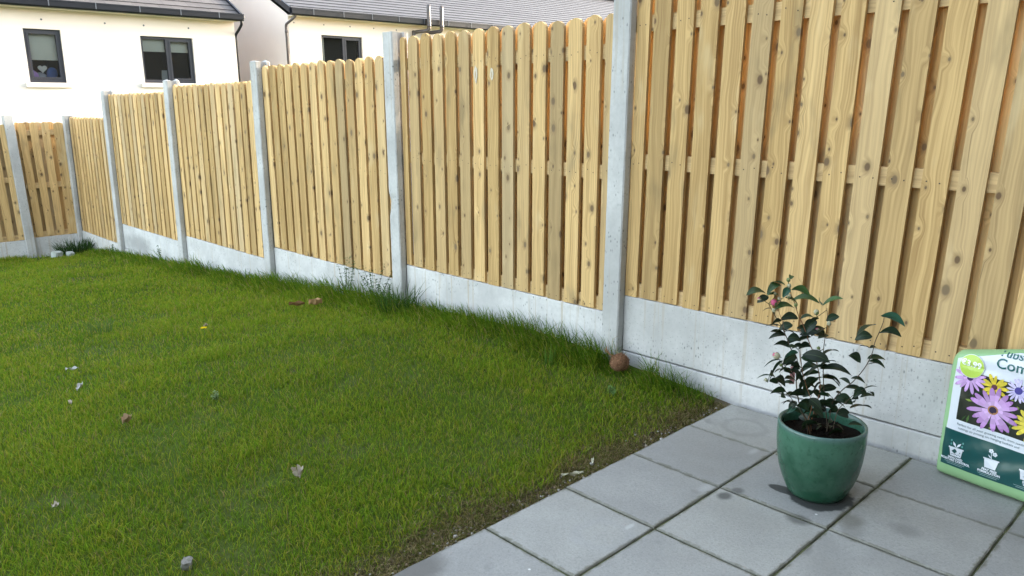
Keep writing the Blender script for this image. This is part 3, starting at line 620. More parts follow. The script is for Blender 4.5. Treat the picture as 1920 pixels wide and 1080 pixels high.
M['leaf'] = leaf_material(); M['petal'] = toned('bud_petal', 0.55, 0.3, 0.15, 0.08, 80)
shrub = thing('camellia', 'leafy evergreen shrub with cream and pink buds growing in the green pot', 'shrub', (POT[0], POT[1], 0), -YAW)
def spline(pts, sub=4):
    P = [Vector(p) for p in pts]; out = []
    for i in range(len(P)-1):
        a, b, c, d = P[max(i-1, 0)], P[i], P[i+1], P[min(i+2, len(P)-1)]
        for s in range(sub):
            t = s/sub; out.append(0.5*((2*b)+(c-a)*t+(2*a-5*b+4*c-d)*t*t+(3*b-a-3*c+d)*t**3))
    return out+[P[-1]]
st = MB(); pr = random.Random(21); stem_pts = []
for i, (b, r, pts) in enumerate(STEMS):
    n = len(pts); root_b = b*0.4
    P = [(a/1000, root_b+(b-root_b)*min(1, j/3)+0.008*math.sin(j*1.7+i), h/1000) for j, (a, h) in enumerate(pts)]
    if i not in (1, 7, 8): P = [(P[0][0]*0.75, P[0][1], 0.215)]+P
    S = spline(P); m = len(S); rad = [r/1000*(1-0.55*j/m)*0.62 for j in range(m)]
    stem_pts += S[2:]; red = i in (2, 8, 9)
    st.tube(S, rad, 7, 0, (0.20, 0.095, 0.05) if red else (0.085, 0.065, 0.045))
st.build('stems', M['stem'], shrub)
lf = MB()
def leaf(a0, h0, a1, h1, wr, tone, i):
    q = random.Random(100+i); base = Vector((a0/1000, 0, h0/1000))
    near = min(stem_pts, key=lambda s: (s.x-base.x)**2+(s.z-base.z)**2); b0 = near.y
    flat = math.hypot(a1-a0, h1-h0)/1000; wide = wr/100
    out = q.uniform(-0.6, 0.35)*flat if flat > 0.03 else q.choice([-1, 1])*0.035
    base.y = b0; tip = Vector(((a0+(a1-a0)*1.08)/1000, b0+out, h1/1000)); d = tip-base; Ln = d.length; d.normalize()
    side = d.cross(Vector((0, 0, 1))); side = side.normalized() if side.length > 0.1 else Vector((1, 0, 0)); nrm = side.cross(d)
    # wide-looking leaves turn their face to the viewer, slim ones are seen edge-on
    roll = (1 if q.random() < 0.5 else -1)*(math.radians(18) if wide < 0.32 else math.radians(58))
    s2 = side*math.cos(roll)+nrm*math.sin(roll); n2 = d.cross(s2)*-1
    w = max(0.015, min(0.044, Ln*(0.50 if wide < 0.4 else 0.66))); arch = Ln*q.uniform(0.06, 0.16); fold = w*0.16
    tones = {0: (0.008, 0.019, 0.009), 1: (0.024, 0.055, 0.014), 2: (0.016, 0.060, 0.038)}[tone]; kk = q.uniform(0.6, 1.9); c = tuple(t*kk for t in tones)
    def fn(u, v):
        x = 2*u-1; prof = (math.sin(math.pi*min(1, v*0.97+0.02))**0.75)*(1-0.25*v)*(1 if v > 0.02 else 0.1)
        prof = prof if v < 0.985 else 0.02
        zc = arch*math.sin(math.pi*v)*Vector((0, 0, 1)); cup = n2*(fold*abs(x)*prof) - Vector((0, 0, 1))*(Ln*0.10*v*v*v)
        return base+d*(Ln*v)+s2*(x*w/2*prof)+zc+cup+Vector((0, 0, Ln*0.10*v))
    lf.grid(fn, 4, 9, 0, c)
for i, l in enumerate(LEAVES): leaf(*l, i)
q = random.Random(66)
for i in range(42):
    s = q.choice([p for p in stem_pts if 0.29 < p.z < 0.60 and abs(p.x) < 0.17]); a = q.choice([-1, 1])*q.uniform(0.4, 1.0); L_ = q.uniform(40, 66)
    leaf(int(s.x*1000), int(s.z*1000), int(s.x*1000+L_*a), int(s.z*1000+L_*q.uniform(-0.45, 0.35)), q.choice([26, 30, 46]), 0, 300+i)
for i in range(20):
    a = q.uniform(-0.09, 0.09); h0 = q.uniform(0.235, 0.31); dr = q.choice([-1, 1]); L_ = q.uniform(38, 58)
    leaf(int(a*1000), int(h0*1000), int(a*1000+dr*L_*q.uniform(0.5, 1)), int(h0*1000+L_*q.uniform(-0.35, 0.5)), q.choice([30, 46, 55]), 0, 500+i)
lf.build('foliage', M['leaf'], shrub)
for i, (a, h, r, kind) in enumerate(BUDS):
    q = random.Random(500+i); r = r/1000*0.68; m = MB(); c = Vector((a/1000, 0, h/1000))
    near = min(stem_pts, key=lambda s: (s.x-c.x)**2+(s.z-c.z)**2); c.y = near.y-0.012
    green, cream, pink = (0.17, 0.22, 0.085), (0.52, 0.50, 0.34), (0.62, 0.12, 0.24)
    ax = Vector((q.uniform(-.8, .1), q.uniform(-.5, .2), 1)).normalized() if kind != 2 else Vector((-1, -0.25, 0.45)).normalized()
    X = ax.orthogonal().normalized(); Y = ax.cross(X); el = 1.25
    def fn(u, v):
        e = math.pi*(v-0.5); t = 2*math.pi*u; rr = r*math.cos(e)*(1+0.05*math.sin(5*t+3*v)); return c+X*(rr*math.cos(t))+Y*(rr*math.sin(t))+ax*(r*el*math.sin(e))
    n0 = len(m.f); m.grid(fn, 14, 9)
    for fi in range(n0, len(m.f)):
        row = (fi-n0)//14; v = row/8
        cc = green if kind == 0 or v < 0.3 else (pink if kind == 3 or (kind == 2 and v > 0.62+0.2*math.sin(fi)) else cream)
        if kind == 0 and v > 0.6: cc = (0.27, 0.32, 0.14)
        m.c[fi] = cc
    for p in range(5 if kind else 3):                                      # overlapping scales and petals
        t0 = p*1.2566+i; hgt = 0.55 if p % 2 else 0.95
        def pf(u, v):
            e = math.pi*(-0.42+v*hgt*0.86); t = t0+(u-0.5)*1.5*math.cos(min(1.4, abs(v-0.35)*1.7)); rr = r*1.07*math.cos(e)+0.0004; return c+X*(rr*math.cos(t))+Y*(rr*math.sin(t))+ax*(r*el*1.03*math.sin(e))
        m.grid(pf, 4, 5, 0, green if (p % 2 or kind == 0) else (pink if kind == 3 else tuple(0.9*z for z in cream)))
    m.tube([c-ax*r*el, c-ax*(r*el+0.008)], 0.0015, 5, 0, (0.1, 0.11, 0.05))
    if (near-c).length < 0.05: m.tube([c-ax*(r*el+0.007), near], 0.0012, 5, 0, (0.1, 0.11, 0.05))
    m.build('flower_bud', M['petal'], shrub)
tg = MB(); tg.box((-0.116, 0.03, 0.40), (-0.098, 0.0315, 0.465), 0, (0.62, 0.33, 0.33)); tg.build('plant_tag', M['petal'], shrub)

# ------------------------------------------------------------------ bag of compost leaning on the gravel board
M['bag'] = toned('bag_plastic', 0.26, 0.5, 0, 0.06, 25); M['print'] = toned('bag_print', 0.28, 0.5, 0, 0.05, 30)
from mathutils import noise as mnoise
BO = Vector((0.372, -0.892, 0.003)); EU = Vector((-0.148, -0.989, 0)); EV = Vector((0.075, 0, 0.997)); EN = EU.cross(EV).normalized()
BW, BT = 0.44, 0.052
def bag_h(u): return 0.478 + 0.052*min(1.0, max(0.0, u-0.02)/0.20) - 0.03*max(0, 1-u/0.03)**2
def bag_S(u, v, off=0.0, back=False):
    """u metres along the bottom, v metres up the face"""
    H = bag_h(u); a = min(1, abs(2*u/BW-1)); t = v/H; b = min(1, abs(2*t-1))
    f = max(0.0, 1-a**10)**0.5*max(0.0, 1-b**14)**0.5
    wr = 0.0016*math.sin(38*v+22*u+2*math.sin(14*u))*math.exp(-((u-0.03)/0.07)**2) + 0.0022*math.sin(70*(v-0.35*u)+1.5*math.sin(9*u))*math.exp(-((v-0.12)/0.06)**2)
    wr += 0.0015*math.sin(90*v+17*u)*math.exp(-((v-0.47)/0.03)**2) - 0.005*math.exp(-(((v-(0.437+0.03*(u-0.1)))/0.006)**2))*math.exp(-((u-0.12)/0.06)**2)
    wr += 0.0018*math.sin(11*u+9*v) + 0.004*mnoise.noise(Vector((u*13+3, v*9, 0.3))) + 0.0009*(1-abs(mnoise.noise(Vector((u*34, v*15+u*8, 1.7))))*2.2)
    p = BO + EU*u + EV*v
    if back: return p - EN*BT*(1+0.85*f)
    return p + EN*(-BT*(1-f) + wr*min(1, f*1.3) + off)
bag = thing('compost_bag', 'pale green plastic bag of compost printed with purple and yellow daisies, leaning on the fence', 'compost bag', BO)
R0 = lambda p: p - BO
GREEN, WHITE, TEAL = (0.27, 0.46, 0.23), (0.62, 0.65, 0.70), (0.006, 0.066, 0.064)
b = MB()
b.grid(lambda s, t: R0(bag_S(s*BW, t*bag_h(s*BW))), 60, 60, 0, GREEN)
b.grid(lambda s, t: R0(bag_S(s*BW, t*bag_h(s*BW), back=True)), 24, 24, 0, GREEN, flip=True)
b.build('bag_body', M['bag'], bag)
def patch(mb, poly_uv, lay, c, nsub=1):
    mb.face([R0(bag_S(u, v, 0.0008*lay)) for u, v in poly_uv], 0, c)
def pgrid(mb, fn, nu, nv, lay, c):
    mb.grid(lambda s, t: R0(bag_S(*fn(s, t), 0.0008*lay)), nu, nv, 0, c)
pm = MB(); UL, UR = 0.026, BW-0.026
pgrid(pm, lambda s, t: (UL+(UR-UL)*s, 0.052+0.02*(1-s*0.2)*0 + (0.19-0.052-0.012*s)*t+0.0*s), 40, 16, 1, TEAL)
pgrid(pm, lambda s, t: (UL+0.004+(UR-UL-0.004)*s, 0.19-0.012*s+(bag_h(UL+(UR-UL)*s)-0.006-0.020*max(0, 1-s*1.7)-0.19+0.012*s)*t), 40, 30, 1, WHITE)
pgrid(pm, lambda s, t: (0.060+(UR-0.060)*s, 0.232-0.010*s+(0.185+0.006*s)*t), 36, 22, 2, (0.012, 0.016, 0.010))
pr = random.Random(4)
for i in range(46):                                                        # leaves and stalks behind the flowers
    u, v = pr.uniform(0.065, UR-0.01), pr.uniform(0.235, 0.405); a = pr.uniform(0, 6.28); l, w = pr.uniform(0.006, 0.02), pr.uniform(0.002, 0.006); du, dv = math.cos(a), math.sin(a)
    c = pr.choice([(0.03, 0.07, 0.02), (0.06, 0.12, 0.03), (0.18, 0.25, 0.04), (0.02, 0.04, 0.02), (0.12, 0.09, 0.04)])
    patch(pm, [(u-du*l, v-dv*l), (u-dv*w, v+du*w), (u+du*l, v+dv*l), (u+dv*w, v-du*w)], 2.6, c)
def daisy(u, v, r, n, c_in, c_out, c_eye, eye, lay, seed, squash=1.0, ring=None, wmul=1.0):
    q = random.Random(seed)
    for p in range(n):
        a = 2*math.pi*p/n+q.uniform(-.1, .1); L = r*q.uniform(0.82, 0.98); w = (r*3.0/n)*q.uniform(0.85, 1.1)*wmul; ca, sa = math.cos(a), math.sin(a)
        prof = [(0.12, 0.35), (0.4, 0.75), (0.65, 1.0), (0.85, 0.85), (0.97, 0.4), (1.0, 0.0)]
        for k in range(len(prof)-1):
            (t0, w0), (t1, w1) = prof[k], prof[k+1]; m = (k+0.4)/(len(prof)-1); j = q.uniform(0.72, 1.05)
            c = tuple((x*(1-m)+y*m)*j for x, y in zip(c_in, c_out))
            pts = [(t0, -w0), (t1, -w1), (t1, w1), (t0, w0)]
            P = [(u+(t*L*ca-s*w/2*sa), v+(t*L*sa+s*w/2*ca)*squash) for t, s in pts]
            patch(pm, P if w1 > 0 else [P[0], P[1], P[3]], lay+0.25*(p % 2)+0.04*p, c)
    E = lambda rr: [(u+rr*math.cos(x*0.5236), v+rr*math.sin(x*0.5236)*squash) for x in range(12)]
    if ring: patch(pm, E(eye), lay+1.4, ring); patch(pm, E(eye*0.72), lay+1.8, c_eye)
    else: patch(pm, E(eye), lay+1.4, c_eye)
PUR, LIL, YEL = (0.33, 0.10, 0.42), (0.62, 0.40, 0.72), (0.72, 0.60, 0.05)
daisy(0.168, 0.385, 0.050, 12, (0.66, 0.50, 0.04), YEL, (0.10, 0.03, 0.05), 0.010, 3, 5)
daisy(0.300, 0.285, 0.066, 14, (0.68, 0.56, 0.08), YEL, (0.25, 0.05, 0.02), 0.014, 3, 6)
daisy(0.085, 0.395, 0.062, 15, LIL, (0.55, 0.30, 0.66), (0.05, 0.02, 0.10), 0.011, 4.2, 7)
daisy(0.245, 0.395, 0.046, 18, (0.60, 0.55, 0.85), (0.66, 0.58, 0.84), (0.05, 0.04, 0.24), 0.013, 5, 8)
daisy(0.176, 0.303, 0.090, 17, (0.66, 0.44, 0.74), PUR, (0.02, 0.01, 0.04), 0.017, 6.2, 9, 1.0, (0.35, 0.17, 0.06), 1.15)
daisy(0.375, 0.370, 0.06, 16, LIL, PUR, (0.03, 0.02, 0.05), 0.011, 5, 11)
# white pots with plants on the dark band
for cu in (0.078, 0.196, 0.312):
    v0 = 0.100
    patch(pm, [(cu-0.018, v0-0.008), (cu+0.018, v0-0.008), (cu+0.023, v0+0.022), (cu+0.026, v0+0.022), (cu+0.026, v0+0.027), (cu-0.026, v0+0.027), (cu-0.026, v0+0.022), (cu-0.023, v0+0.022)], 2.4, WHITE)
    if cu < 0.1:
        for s in (-1, 1):
            patch(pm, [(cu, v0+0.027), (cu+s*0.004, v0+0.040), (cu+s*0.014, v0+0.047), (cu+s*0.011, v0+0.036)], 2.4, WHITE)
            for (du, dv) in ((0.019, 0.037), (0.02, 0.050)):
                patch(pm, [(cu+s*du+0.0035*math.cos(a), v0+dv+0.0045*math.sin(a)) for a in (0.2, 1.5, 2.9, 4.1, 5.3)], 2.4, (0.10, 0.27, 0.25))
        for k in range(7): patch(pm, [(cu-0.014+0.0045*k, v0-0.003+0.003*(k % 2)), (cu-0.012+0.0045*k, v0-0.003+0.003*(k % 2)), (cu-0.012+0.0045*k, v0+0.001+0.003*(k % 2)), (cu-0.014+0.0045*k, v0+0.001+0.003*(k % 2))], 3, TEAL)
        for s in (-1, 1): patch(pm, [(cu+s*0.012, v0+0.008), (cu+s*0.012+.004, v0+0.008), (cu+s*0.012+.003, v0+0.015)], 3, TEAL)
    else:
        for (du, dv, rr) in ((-0.004, 0.056, 0.0075), (0.009, 0.047, 0.0075)):
            for p in range(5):
                a = p*1.2566; patch(pm, [(cu+du+rr*0.62*math.cos(a)+rr*0.5*math.cos(x*1.047), v0+dv+rr*0.62*math.sin(a)+rr*0.5*math.sin(x*1.047)) for x in range(6)], 2.4+0.03*p, WHITE)
        patch(pm, [(cu-0.001, v0+0.027), (cu+0.001, v0+0.027), (cu-0.002, v0+0.05), (cu-0.004, v0+0.05)], 2.3, WHITE)
        patch(pm, [(cu, v0+0.028), (cu-0.004, v0+0.036), (cu-0.012, v0+0.041), (cu-0.008, v0+0.033)], 2.4, WHITE)
        patch(pm, [(cu-0.013, v0+0.003), (cu+0.014, v0+0.001), (cu+0.014, v0+0.003), (cu-0.008, v0+0.006)], 3, (0.35, 0.42, 0.44))
    for k, wl in enumerate((0.036, 0.028)): patch(pm, [(cu-wl, 0.066-0.0055*k), (cu+wl, 0.066-0.0055*k), (cu+wl, 0.0672-0.0055*k), (cu-wl, 0.0672-0.0055*k)], 2.4, (0.36, 0.47, 0.48))
pm.build('front_print', M['print'], bag)
# shiny pale creases in the plastic stretch over the band
ps = MB(); ps_c = (0.55, 0.72, 0.20)
def disc(mb, cu, cv, r, lay, c, n=28):
    rings = [(r*t, k) for k, t in enumerate((0, 0.35, 0.7, 1.0))]
    for k in range(3):
        for j in range(n):
            a0, a1 = 2*math.pi*j/n, 2*math.pi*(j+1)/n; r0, r1 = rings[k][0], rings[k+1][0]
            P = [(cu+r0*math.cos(a0), cv+r0*math.sin(a0)), (cu+r1*math.cos(a0), cv+r1*math.sin(a0)), (cu+r1*math.cos(a1), cv+r1*math.sin(a1)), (cu+r0*math.cos(a1), cv+r0*math.sin(a1))]
            patch(mb, P if k else P[:3], lay, c)
disc(ps, 0.084, 0.438, 0.0425, 7.0, (0.72, 0.76, 0.74)); disc(ps, 0.084, 0.438, 0.041, 8.0, (0.42, 0.58, 0.09)); ps.build('price_sticker', M['print'], bag)
def text_on_bag(mb, body, size, u, v, lay, c, align='CENTER', bold=0.0, xs=1.0, cut=None, slope=0.0):
    cu = bpy.data.curves.new('lettering', 'FONT'); cu.body = body; cu.size = size; cu.align_x = align; cu.offset = bold; cu.resolution_u = 3
    o = bpy.data.objects.new('lettering', cu); COL.objects.link(o); dg = bpy.context.evaluated_depsgraph_get(); me = bpy.data.meshes.new_from_object(o.evaluated_get(dg))
    bm = bmesh.new(); bm.from_mesh(me); bmesh.ops.triangulate(bm, faces=bm.faces)
    if cut: bmesh.ops.bisect_plane(bm, geom=bm.verts[:]+bm.edges[:]+bm.faces[:], plane_co=(0, cut, 0), plane_no=(0, 1, 0), clear_outer=True)
    for f in bm.faces:
        pts = [(u+p.co.x*xs, v+p.co.y+slope*p.co.x) for p in f.verts]
        area = sum(pts[i][0]*pts[(i+1) % len(pts)][1]-pts[(i+1) % len(pts)][0]*pts[i][1] for i in range(len(pts)))
        patch(mb, pts if area > 0 else pts[::-1], lay, c)
    bm.free(); bpy.data.objects.remove(o); bpy.data.curves.remove(cu); bpy.data.meshes.remove(me)
lt = MB()
text_on_bag(lt, '\u20ac3.99', 0.029, 0.082, 0.4375, 9.5, (0.80, 0.84, 0.80), bold=0.0009, slope=-0.08)
text_on_bag(lt, 'Compost', 0.051, 0.160, 0.456, 3.2, (0.01, 0.10, 0.10), 'LEFT', 0.0006)
text_on_bag(lt, 'Tubs', 0.042, 0.158, 0.499, 3.2, (0.01, 0.10, 0.10), 'LEFT', 0.0006, cut=0.016)
text_on_bag(lt, 'Perfect for all your growing needs, from seeds and', 0.0118, 0.066, 0.213, 3, (0.05, 0.10, 0.11), 'LEFT', 0.0, 1.0, slope=-0.022)
text_on_bag(lt, 'cuttings to potting on, hanging baskets and', 0.0118, 0.072, 0.199, 3, (0.05, 0.10, 0.11), 'LEFT', 0.0, 1.0, slope=-0.022)
for cu, a, bb in ((0.078, 'IMPROVED', 'MOISTURE CONTROL'), (0.196, 'PEAT FREE', 'FORMULATION'), (0.312, 'ENR', 'VIT')):
    text_on_bag(lt, a, 0.0108, cu, 0.0815, 3.2, WHITE, bold=0.0005); text_on_bag(lt, bb, 0.0108, cu, 0.0722, 3.2, WHITE, bold=0.0005)
lt.build('lettering', M['print'], bag)

# ------------------------------------------------------------------ small things lying on and growing from the lawn
M['fibre'] = toned('coir_fibre', 0.9, 0.1, 0, 0.35, 150)
q = random.Random(8); ctr = Vector((0.385, 0.60, 0.073)); ball = thing('fibre_ball', 'hairy brown ball of coir fibre lying in the grass by the tall post', 'fibre ball', (ctr.x, ctr.y, ctr.z-0.047))
fm = MB(); fm.blob((0, 0, 0.047), (0.049, 0.046, 0.045), 3, 0, (0.15, 0.08, 0.045), 0.06, 24, 16); fm.build('husk', M['fibre'], ball)
fm = MB()
for i in range(420):
    a, e = q.uniform(0, 6.28), math.asin(q.uniform(-0.7, 1)); d = Vector((math.cos(a)*math.cos(e), math.sin(a)*math.cos(e), math.sin(e))); t = Vector((q.gauss(0, 1), q.gauss(0, 1), q.gauss(0, 1))); t = (t-d*t.dot(d)).normalized(); L = q.uniform(0.015, 0.05)
    P = [Vector((0, 0, 0.047))+(d+t*L*s/0.046).normalized()*0.046*(1.0+q.uniform(0, 0.05)+0.30*s*(q.random() < 0.3)) for s in (-.5, 0, .5)]
    k2 = q.uniform(0.6, 1.6); fm.tube(P, 0.0010, 3, 0, (0.24*k2, 0.13*k2, 0.075*k2))
for i in range(7):
    b0 = Vector((-0.028, 0.018, 0.085)); P = [b0, b0+Vector((-0.018+q.uniform(-.006, .006), 0.012, 0.012)), b0+Vector((-0.03+q.uniform(-.01, .01), 0.022, 0.03+q.uniform(-.01, .01))), b0+Vector((-0.03+q.uniform(-.015, .01), 0.026, 0.05+q.uniform(-.02, .006)))]
    fm.tube(spline(P, 3), 0.0014, 4, 0, (0.38, 0.21, 0.11))
P = [Vector((0.01, 0.02, 0.088)), Vector((0.0, 0.05, 0.115)), Vector((0.02, 0.06, 0.155)), Vector((0.05, 0.055, 0.165))]; fm.tube(spline(P), 0.0011, 4, 0, (0.36, 0.30, 0.2))
P = [Vector((0.0, 0.01, 0.09)), Vector((0.004, 0.03, 0.12)), Vector((0.006, 0.04, 0.135))]; fm.tube(spline(P), 0.0009, 4, 0, (0.36, 0.30, 0.2))
fm.build('strands', M['fibre'], ball)

M['litter'] = toned('dry_litter', 0.85, 0.15, 0.1, 0.2, 90)
def dry_leaf(label, x, y, L, W, curl, az, c, lift=0.02, cat='dry leaf', name='dry_leaf', group='litter on the lawn', pitch=0.3):
    m = MB(); q = random.Random(int(x*999+y*77))
    for side in (0, 1):
        def fn(u, v):
            s = 2*u-1; w = W*math.sin(math.pi*min(1, 0.06+v*0.92))**0.8*(1+0.18*math.sin(v*19+s*3)); return (v*L*math.cos(pitch)-L/2, s*w/2, curl*s*s*W+0.25*L*math.sin(pitch)*v+0.006*math.sin(v*9+s*2)-side*0.0008)
        m.grid(fn, 6, 10, 0, c, flip=bool(side))
    o = m.build(name, M['litter'], label=label, cat=cat, group=group); o.location = (x, y, gz(x, y)+lift); o.rotation_euler = (q.uniform(-.25, .25), 0, az)
PALE = (0.50, 0.44, 0.36); GREYW = (0.42, 0.41, 0.39)
dry_leaf('pale curled dry leaf standing up in the lower lawn', -1.385, 0.69, 0.055, 0.042, 0.7, R(75), (0.46, 0.40, 0.33), 0.03, pitch=1.1)
dry_leaf('tan dry leaf in the lawn, half sunk in the blades', -1.675, 1.60, 0.045, 0.04, 0.6, R(20), (0.42, 0.30, 0.19), 0.03)
dry_leaf('slim white shred of bark slanting in the lawn', -1.69, 2.19, 0.075, 0.022, 0.4, R(50), GREYW, 0.035, 'bark shred', 'bark_shred', pitch=0.6)
dry_leaf('flat white shred of bark further up the lawn', -1.63, 2.55, 0.07, 0.02, 0.3, R(-40), GREYW, 0.035, 'bark shred', 'bark_shred')
dry_leaf('small white shred below the slanting one', -1.78, 2.02, 0.035, 0.015, 0.3, R(80), PALE, 0.03, 'bark shred', 'bark_shred')
dry_leaf('pale thin stick standing at the lawn edge by the paving', -0.435, 0.075, 0.075, 0.011, 0.5, R(20), (0.58, 0.56, 0.44), 0.012, 'stick', 'stick', pitch=1.2)
dry_leaf('pale thin stick lying flat by the paving edge', -0.585, 0.06, 0.09, 0.009, 0.4, R(-30), (0.52, 0.49, 0.36), 0.015, 'stick', 'stick', pitch=0.05)
dry_leaf('crumpled orange-brown dead leaf in front of the weeds', 0.03, 3.0, 0.095, 0.06, 0.6, R(-35), (0.38, 0.235, 0.12), 0.05, pitch=0.2)
dry_leaf('dark brown dead leaf beside the orange one', -0.06, 3.10, 0.11, 0.028, 0.8, R(-40), (0.20, 0.11, 0.05), 0.05, pitch=0.1)
dry_leaf('small buff scrap of leaf in the middle of the lawn', -0.75, 3.0, 0.035, 0.02, 0.4, R(10), (0.34, 0.28, 0.18), 0.035)
dry_leaf('white scrap at the left side of the lower lawn', -2.09, 1.03, 0.024, 0.018, 0.4, R(10), PALE, 0.025)
def rock(label, x, y, s, c, name, cat, seed, z=0.0, group=None):
    m = MB(); q = random.Random(seed); bm = bmesh.new(); bmesh.ops.create_cube(bm, size=1); bmesh.ops.subdivide_edges(bm, edges=bm.edges[:], cuts=3, use_grid_fill=True)
    for v in bm.verts: v.co += Vector((q.uniform(-.07, .07), q.uniform(-.07, .07), q.uniform(-.07, .07))); v.co *= 1-0.22*max(0, v.co.length-0.55)
    for f in bm.faces: m.face([(p.co.x*s[0], p.co.y*s[1], p.co.z*s[2]) for p in f.verts], 0, c)
    bm.free(); o = m.build(name, M['grit'], label=label, cat=cat, group=group); o.location = (x, y, gz(x, y)+z); o.rotation_euler = (0.1, -0.1, q.uniform(0, 3))
rock('larger of two whitish concrete lumps at the far end of the lawn', -0.005, 9.50, (0.13, 0.10, 0.13), (0.34, 0.37, 0.34), 'concrete_lump', 'concrete lump', 2, 0.02, 'lumps at the bare corner')
rock('smaller whitish concrete lump, right of the larger one', 0.135, 9.44, (0.12, 0.08, 0.09), (0.34, 0.37, 0.34), 'concrete_lump', 'concrete lump', 5, 0.015, 'lumps at the bare corner')
rock('grey stone sunk in the lawn at the bottom of the picture', -1.885, 0.46, (0.035, 0.028, 0.03), (0.20, 0.19, 0.17), 'stone', 'stone', 9, 0.015)
# dandelion
dn = thing('dandelion', 'single yellow dandelion flower in the lawn', 'flower', (-0.83, 2.83, gz(-0.83, 2.83)))
m = MB(); m.tube([(0, 0, 0), (0.003, 0, 0.03), (0, 0, 0.055)], 0.0016, 5, 0, (0.12, 0.16, 0.05)); m.build('stalk', M['litter'], dn)
m = MB()
for p in range(26):
    a = p*2.4; l = 0.009+0.012*(p/26); m.face([(0, 0, 0.058), (l*math.cos(a-.2), l*math.sin(a-.2), 0.062-0.004*p/26), (l*1.15*math.cos(a), l*1.15*math.sin(a), 0.060-0.004*p/26), (l*math.cos(a+.2), l*math.sin(a+.2), 0.062-0.004*p/26)], 0, (0.80, 0.60, 0.01))
m.build('flower_head', M['litter'], dn)
# weeds
M['weed'] = toned('weed_leaf', 0.55, 0.25, 0.2, 0.25, 70)
def weed(label, x, y, h, nst, spread, seed, leafc=(0.05, 0.10, 0.03), leaf=0.012, group='weeds along the foot of the fence'):
    t = thing('weed', label, 'weed', (x, y, gz(x, y)), 0, group); q = random.Random(seed); a = MB(); b2 = MB()
    for s in range(nst):
        hh = h*q.uniform(0.55, 1); ox, oy = q.uniform(-spread, spread)*0.6, q.uniform(-spread, spread); P = [Vector((0, oy*.3, 0)), Vector((ox*.5, oy*.6, hh*.5)), Vector((ox, oy, hh))]
        S = spline(P, 5); a.tube(S, [0.0018*(1-0.6*i/len(S)) for i in range(len(S))], 5, 0, (0.05, 0.08, 0.025))
        for i in range(2, len(S)):
            for kx in range(3):
                d = Vector((q.gauss(0, 1), q.gauss(0, 1), q.uniform(-.2, .7))).normalized(); L = leaf*q.uniform(0.6, 1.6); sd = d.cross(Vector((0, 0, 1))).normalized()*L*0.32; c0 = S[i]; kk = q.uniform(0.6, 1.6)
                b2.face([c0, c0+d*L*.5+sd, c0+d*L-Vector((0, 0, L*.15)), c0+d*L*.5-sd], 0, tuple(z*kk for z in leafc))
    a.build('stems', M['weed'], t); b2.build('leaves', M['weed'], t)
weed('tallest of the leafy weeds, a thin flowering stem against the gravel board', 0.42, 3.22, 0.36, 8, 0.13, 1, leaf=0.017)
weed('bushy leafy weed just left of the second post', 0.43, 2.86, 0.29, 12, 0.16, 2, leaf=0.017)
weed('low trailing weed at the foot of the second post', 0.42, 2.70, 0.2, 8, 0.13, 3, leaf=0.016)
weed('small round-leaved weed against the stained gravel board', 0.44, 7.05, 0.20, 3, 0.05, 4, leaf=0.02)
weed('small weed at the foot of the gravel board beside the corner post', 0.44, 8.72, 0.13, 4, 0.07, 5, leaf=0.018)
weed('small rosette weed below the fibre ball', 0.10, 0.42, 0.045, 6, 0.035, 6, (0.10, 0.19, 0.05), 0.010)
weed('small rosette weed in the middle of the lawn', -1.28, 1.62, 0.045, 6, 0.03, 7, (0.16, 0.23, 0.08), 0.010)
weed('tiny weed growing where the slab meets the gravel board, right of the pot', 0.44, -0.62, 0.05, 4, 0.02, 8, (0.05, 0.07, 0.025), 0.008)
weed('tiny weed growing where the slab meets the gravel board, left of the pot', 0.44, -0.27, 0.05, 4, 0.02, 9, (0.05, 0.07, 0.025), 0.008)
def clump(name, label, cat, x, y, n, rad, h, w, c0, c1, seed, lean=0.7, group=None):
    rg = np.random.default_rng(seed); r = rad*np.sqrt(rg.random(n)); a = rg.uniform(0, 2*np.pi, n); px, py = x+r*np.cos(a), y+r*np.sin(a); px = np.minimum(px, 0.455)
    hh = h*(0.5+0.5*rg.random(n)); k2 = rg.uniform(0.7, 1.25, n)[:, None]
    return blades_mesh(name, px, py, gz_np(px, py), hh, np.full(n, w)*rg.uniform(0.7, 1.2, n), lean*rg.random(n), a+rg.normal(0, 0.5, n), np.array(c0)[None]*k2, np.array(c1)[None]*k2, M['grass'], label=label, cat=cat, group=group)
clump('grass_clump', 'dark overgrown grass clump in the corner beside the white concrete lumps', 'grass clump', 0.33, 9.85, 420, 0.24, 0.26, 0.008, (0.022, 0.055, 0.014), (0.05, 0.10, 0.028), 3, 0.9)
clump('grass_clump', 'coarse light green grass shoots in the lawn near the fibre ball', 'grass clump', 0.18, 0.90, 14, 0.03, 0.15, 0.006, (0.05, 0.12, 0.02), (0.13, 0.22, 0.03), 4, 0.5)
clump('grass_clump', 'coarse pale grass tuft in the lawn at left', 'grass clump', -1.19, 3.62, 26, 0.07, 0.13, 0.006, (0.06, 0.12, 0.03), (0.14, 0.20, 0.06), 5, 0.8)
clump('grass_clump', 'coarse arching grass tuft in front of the second post', 'grass clump', 0.34, 2.45, 110, 0.12, 0.24, 0.005, (0.03, 0.075, 0.015), (0.07, 0.13, 0.025), 6, 1.0)

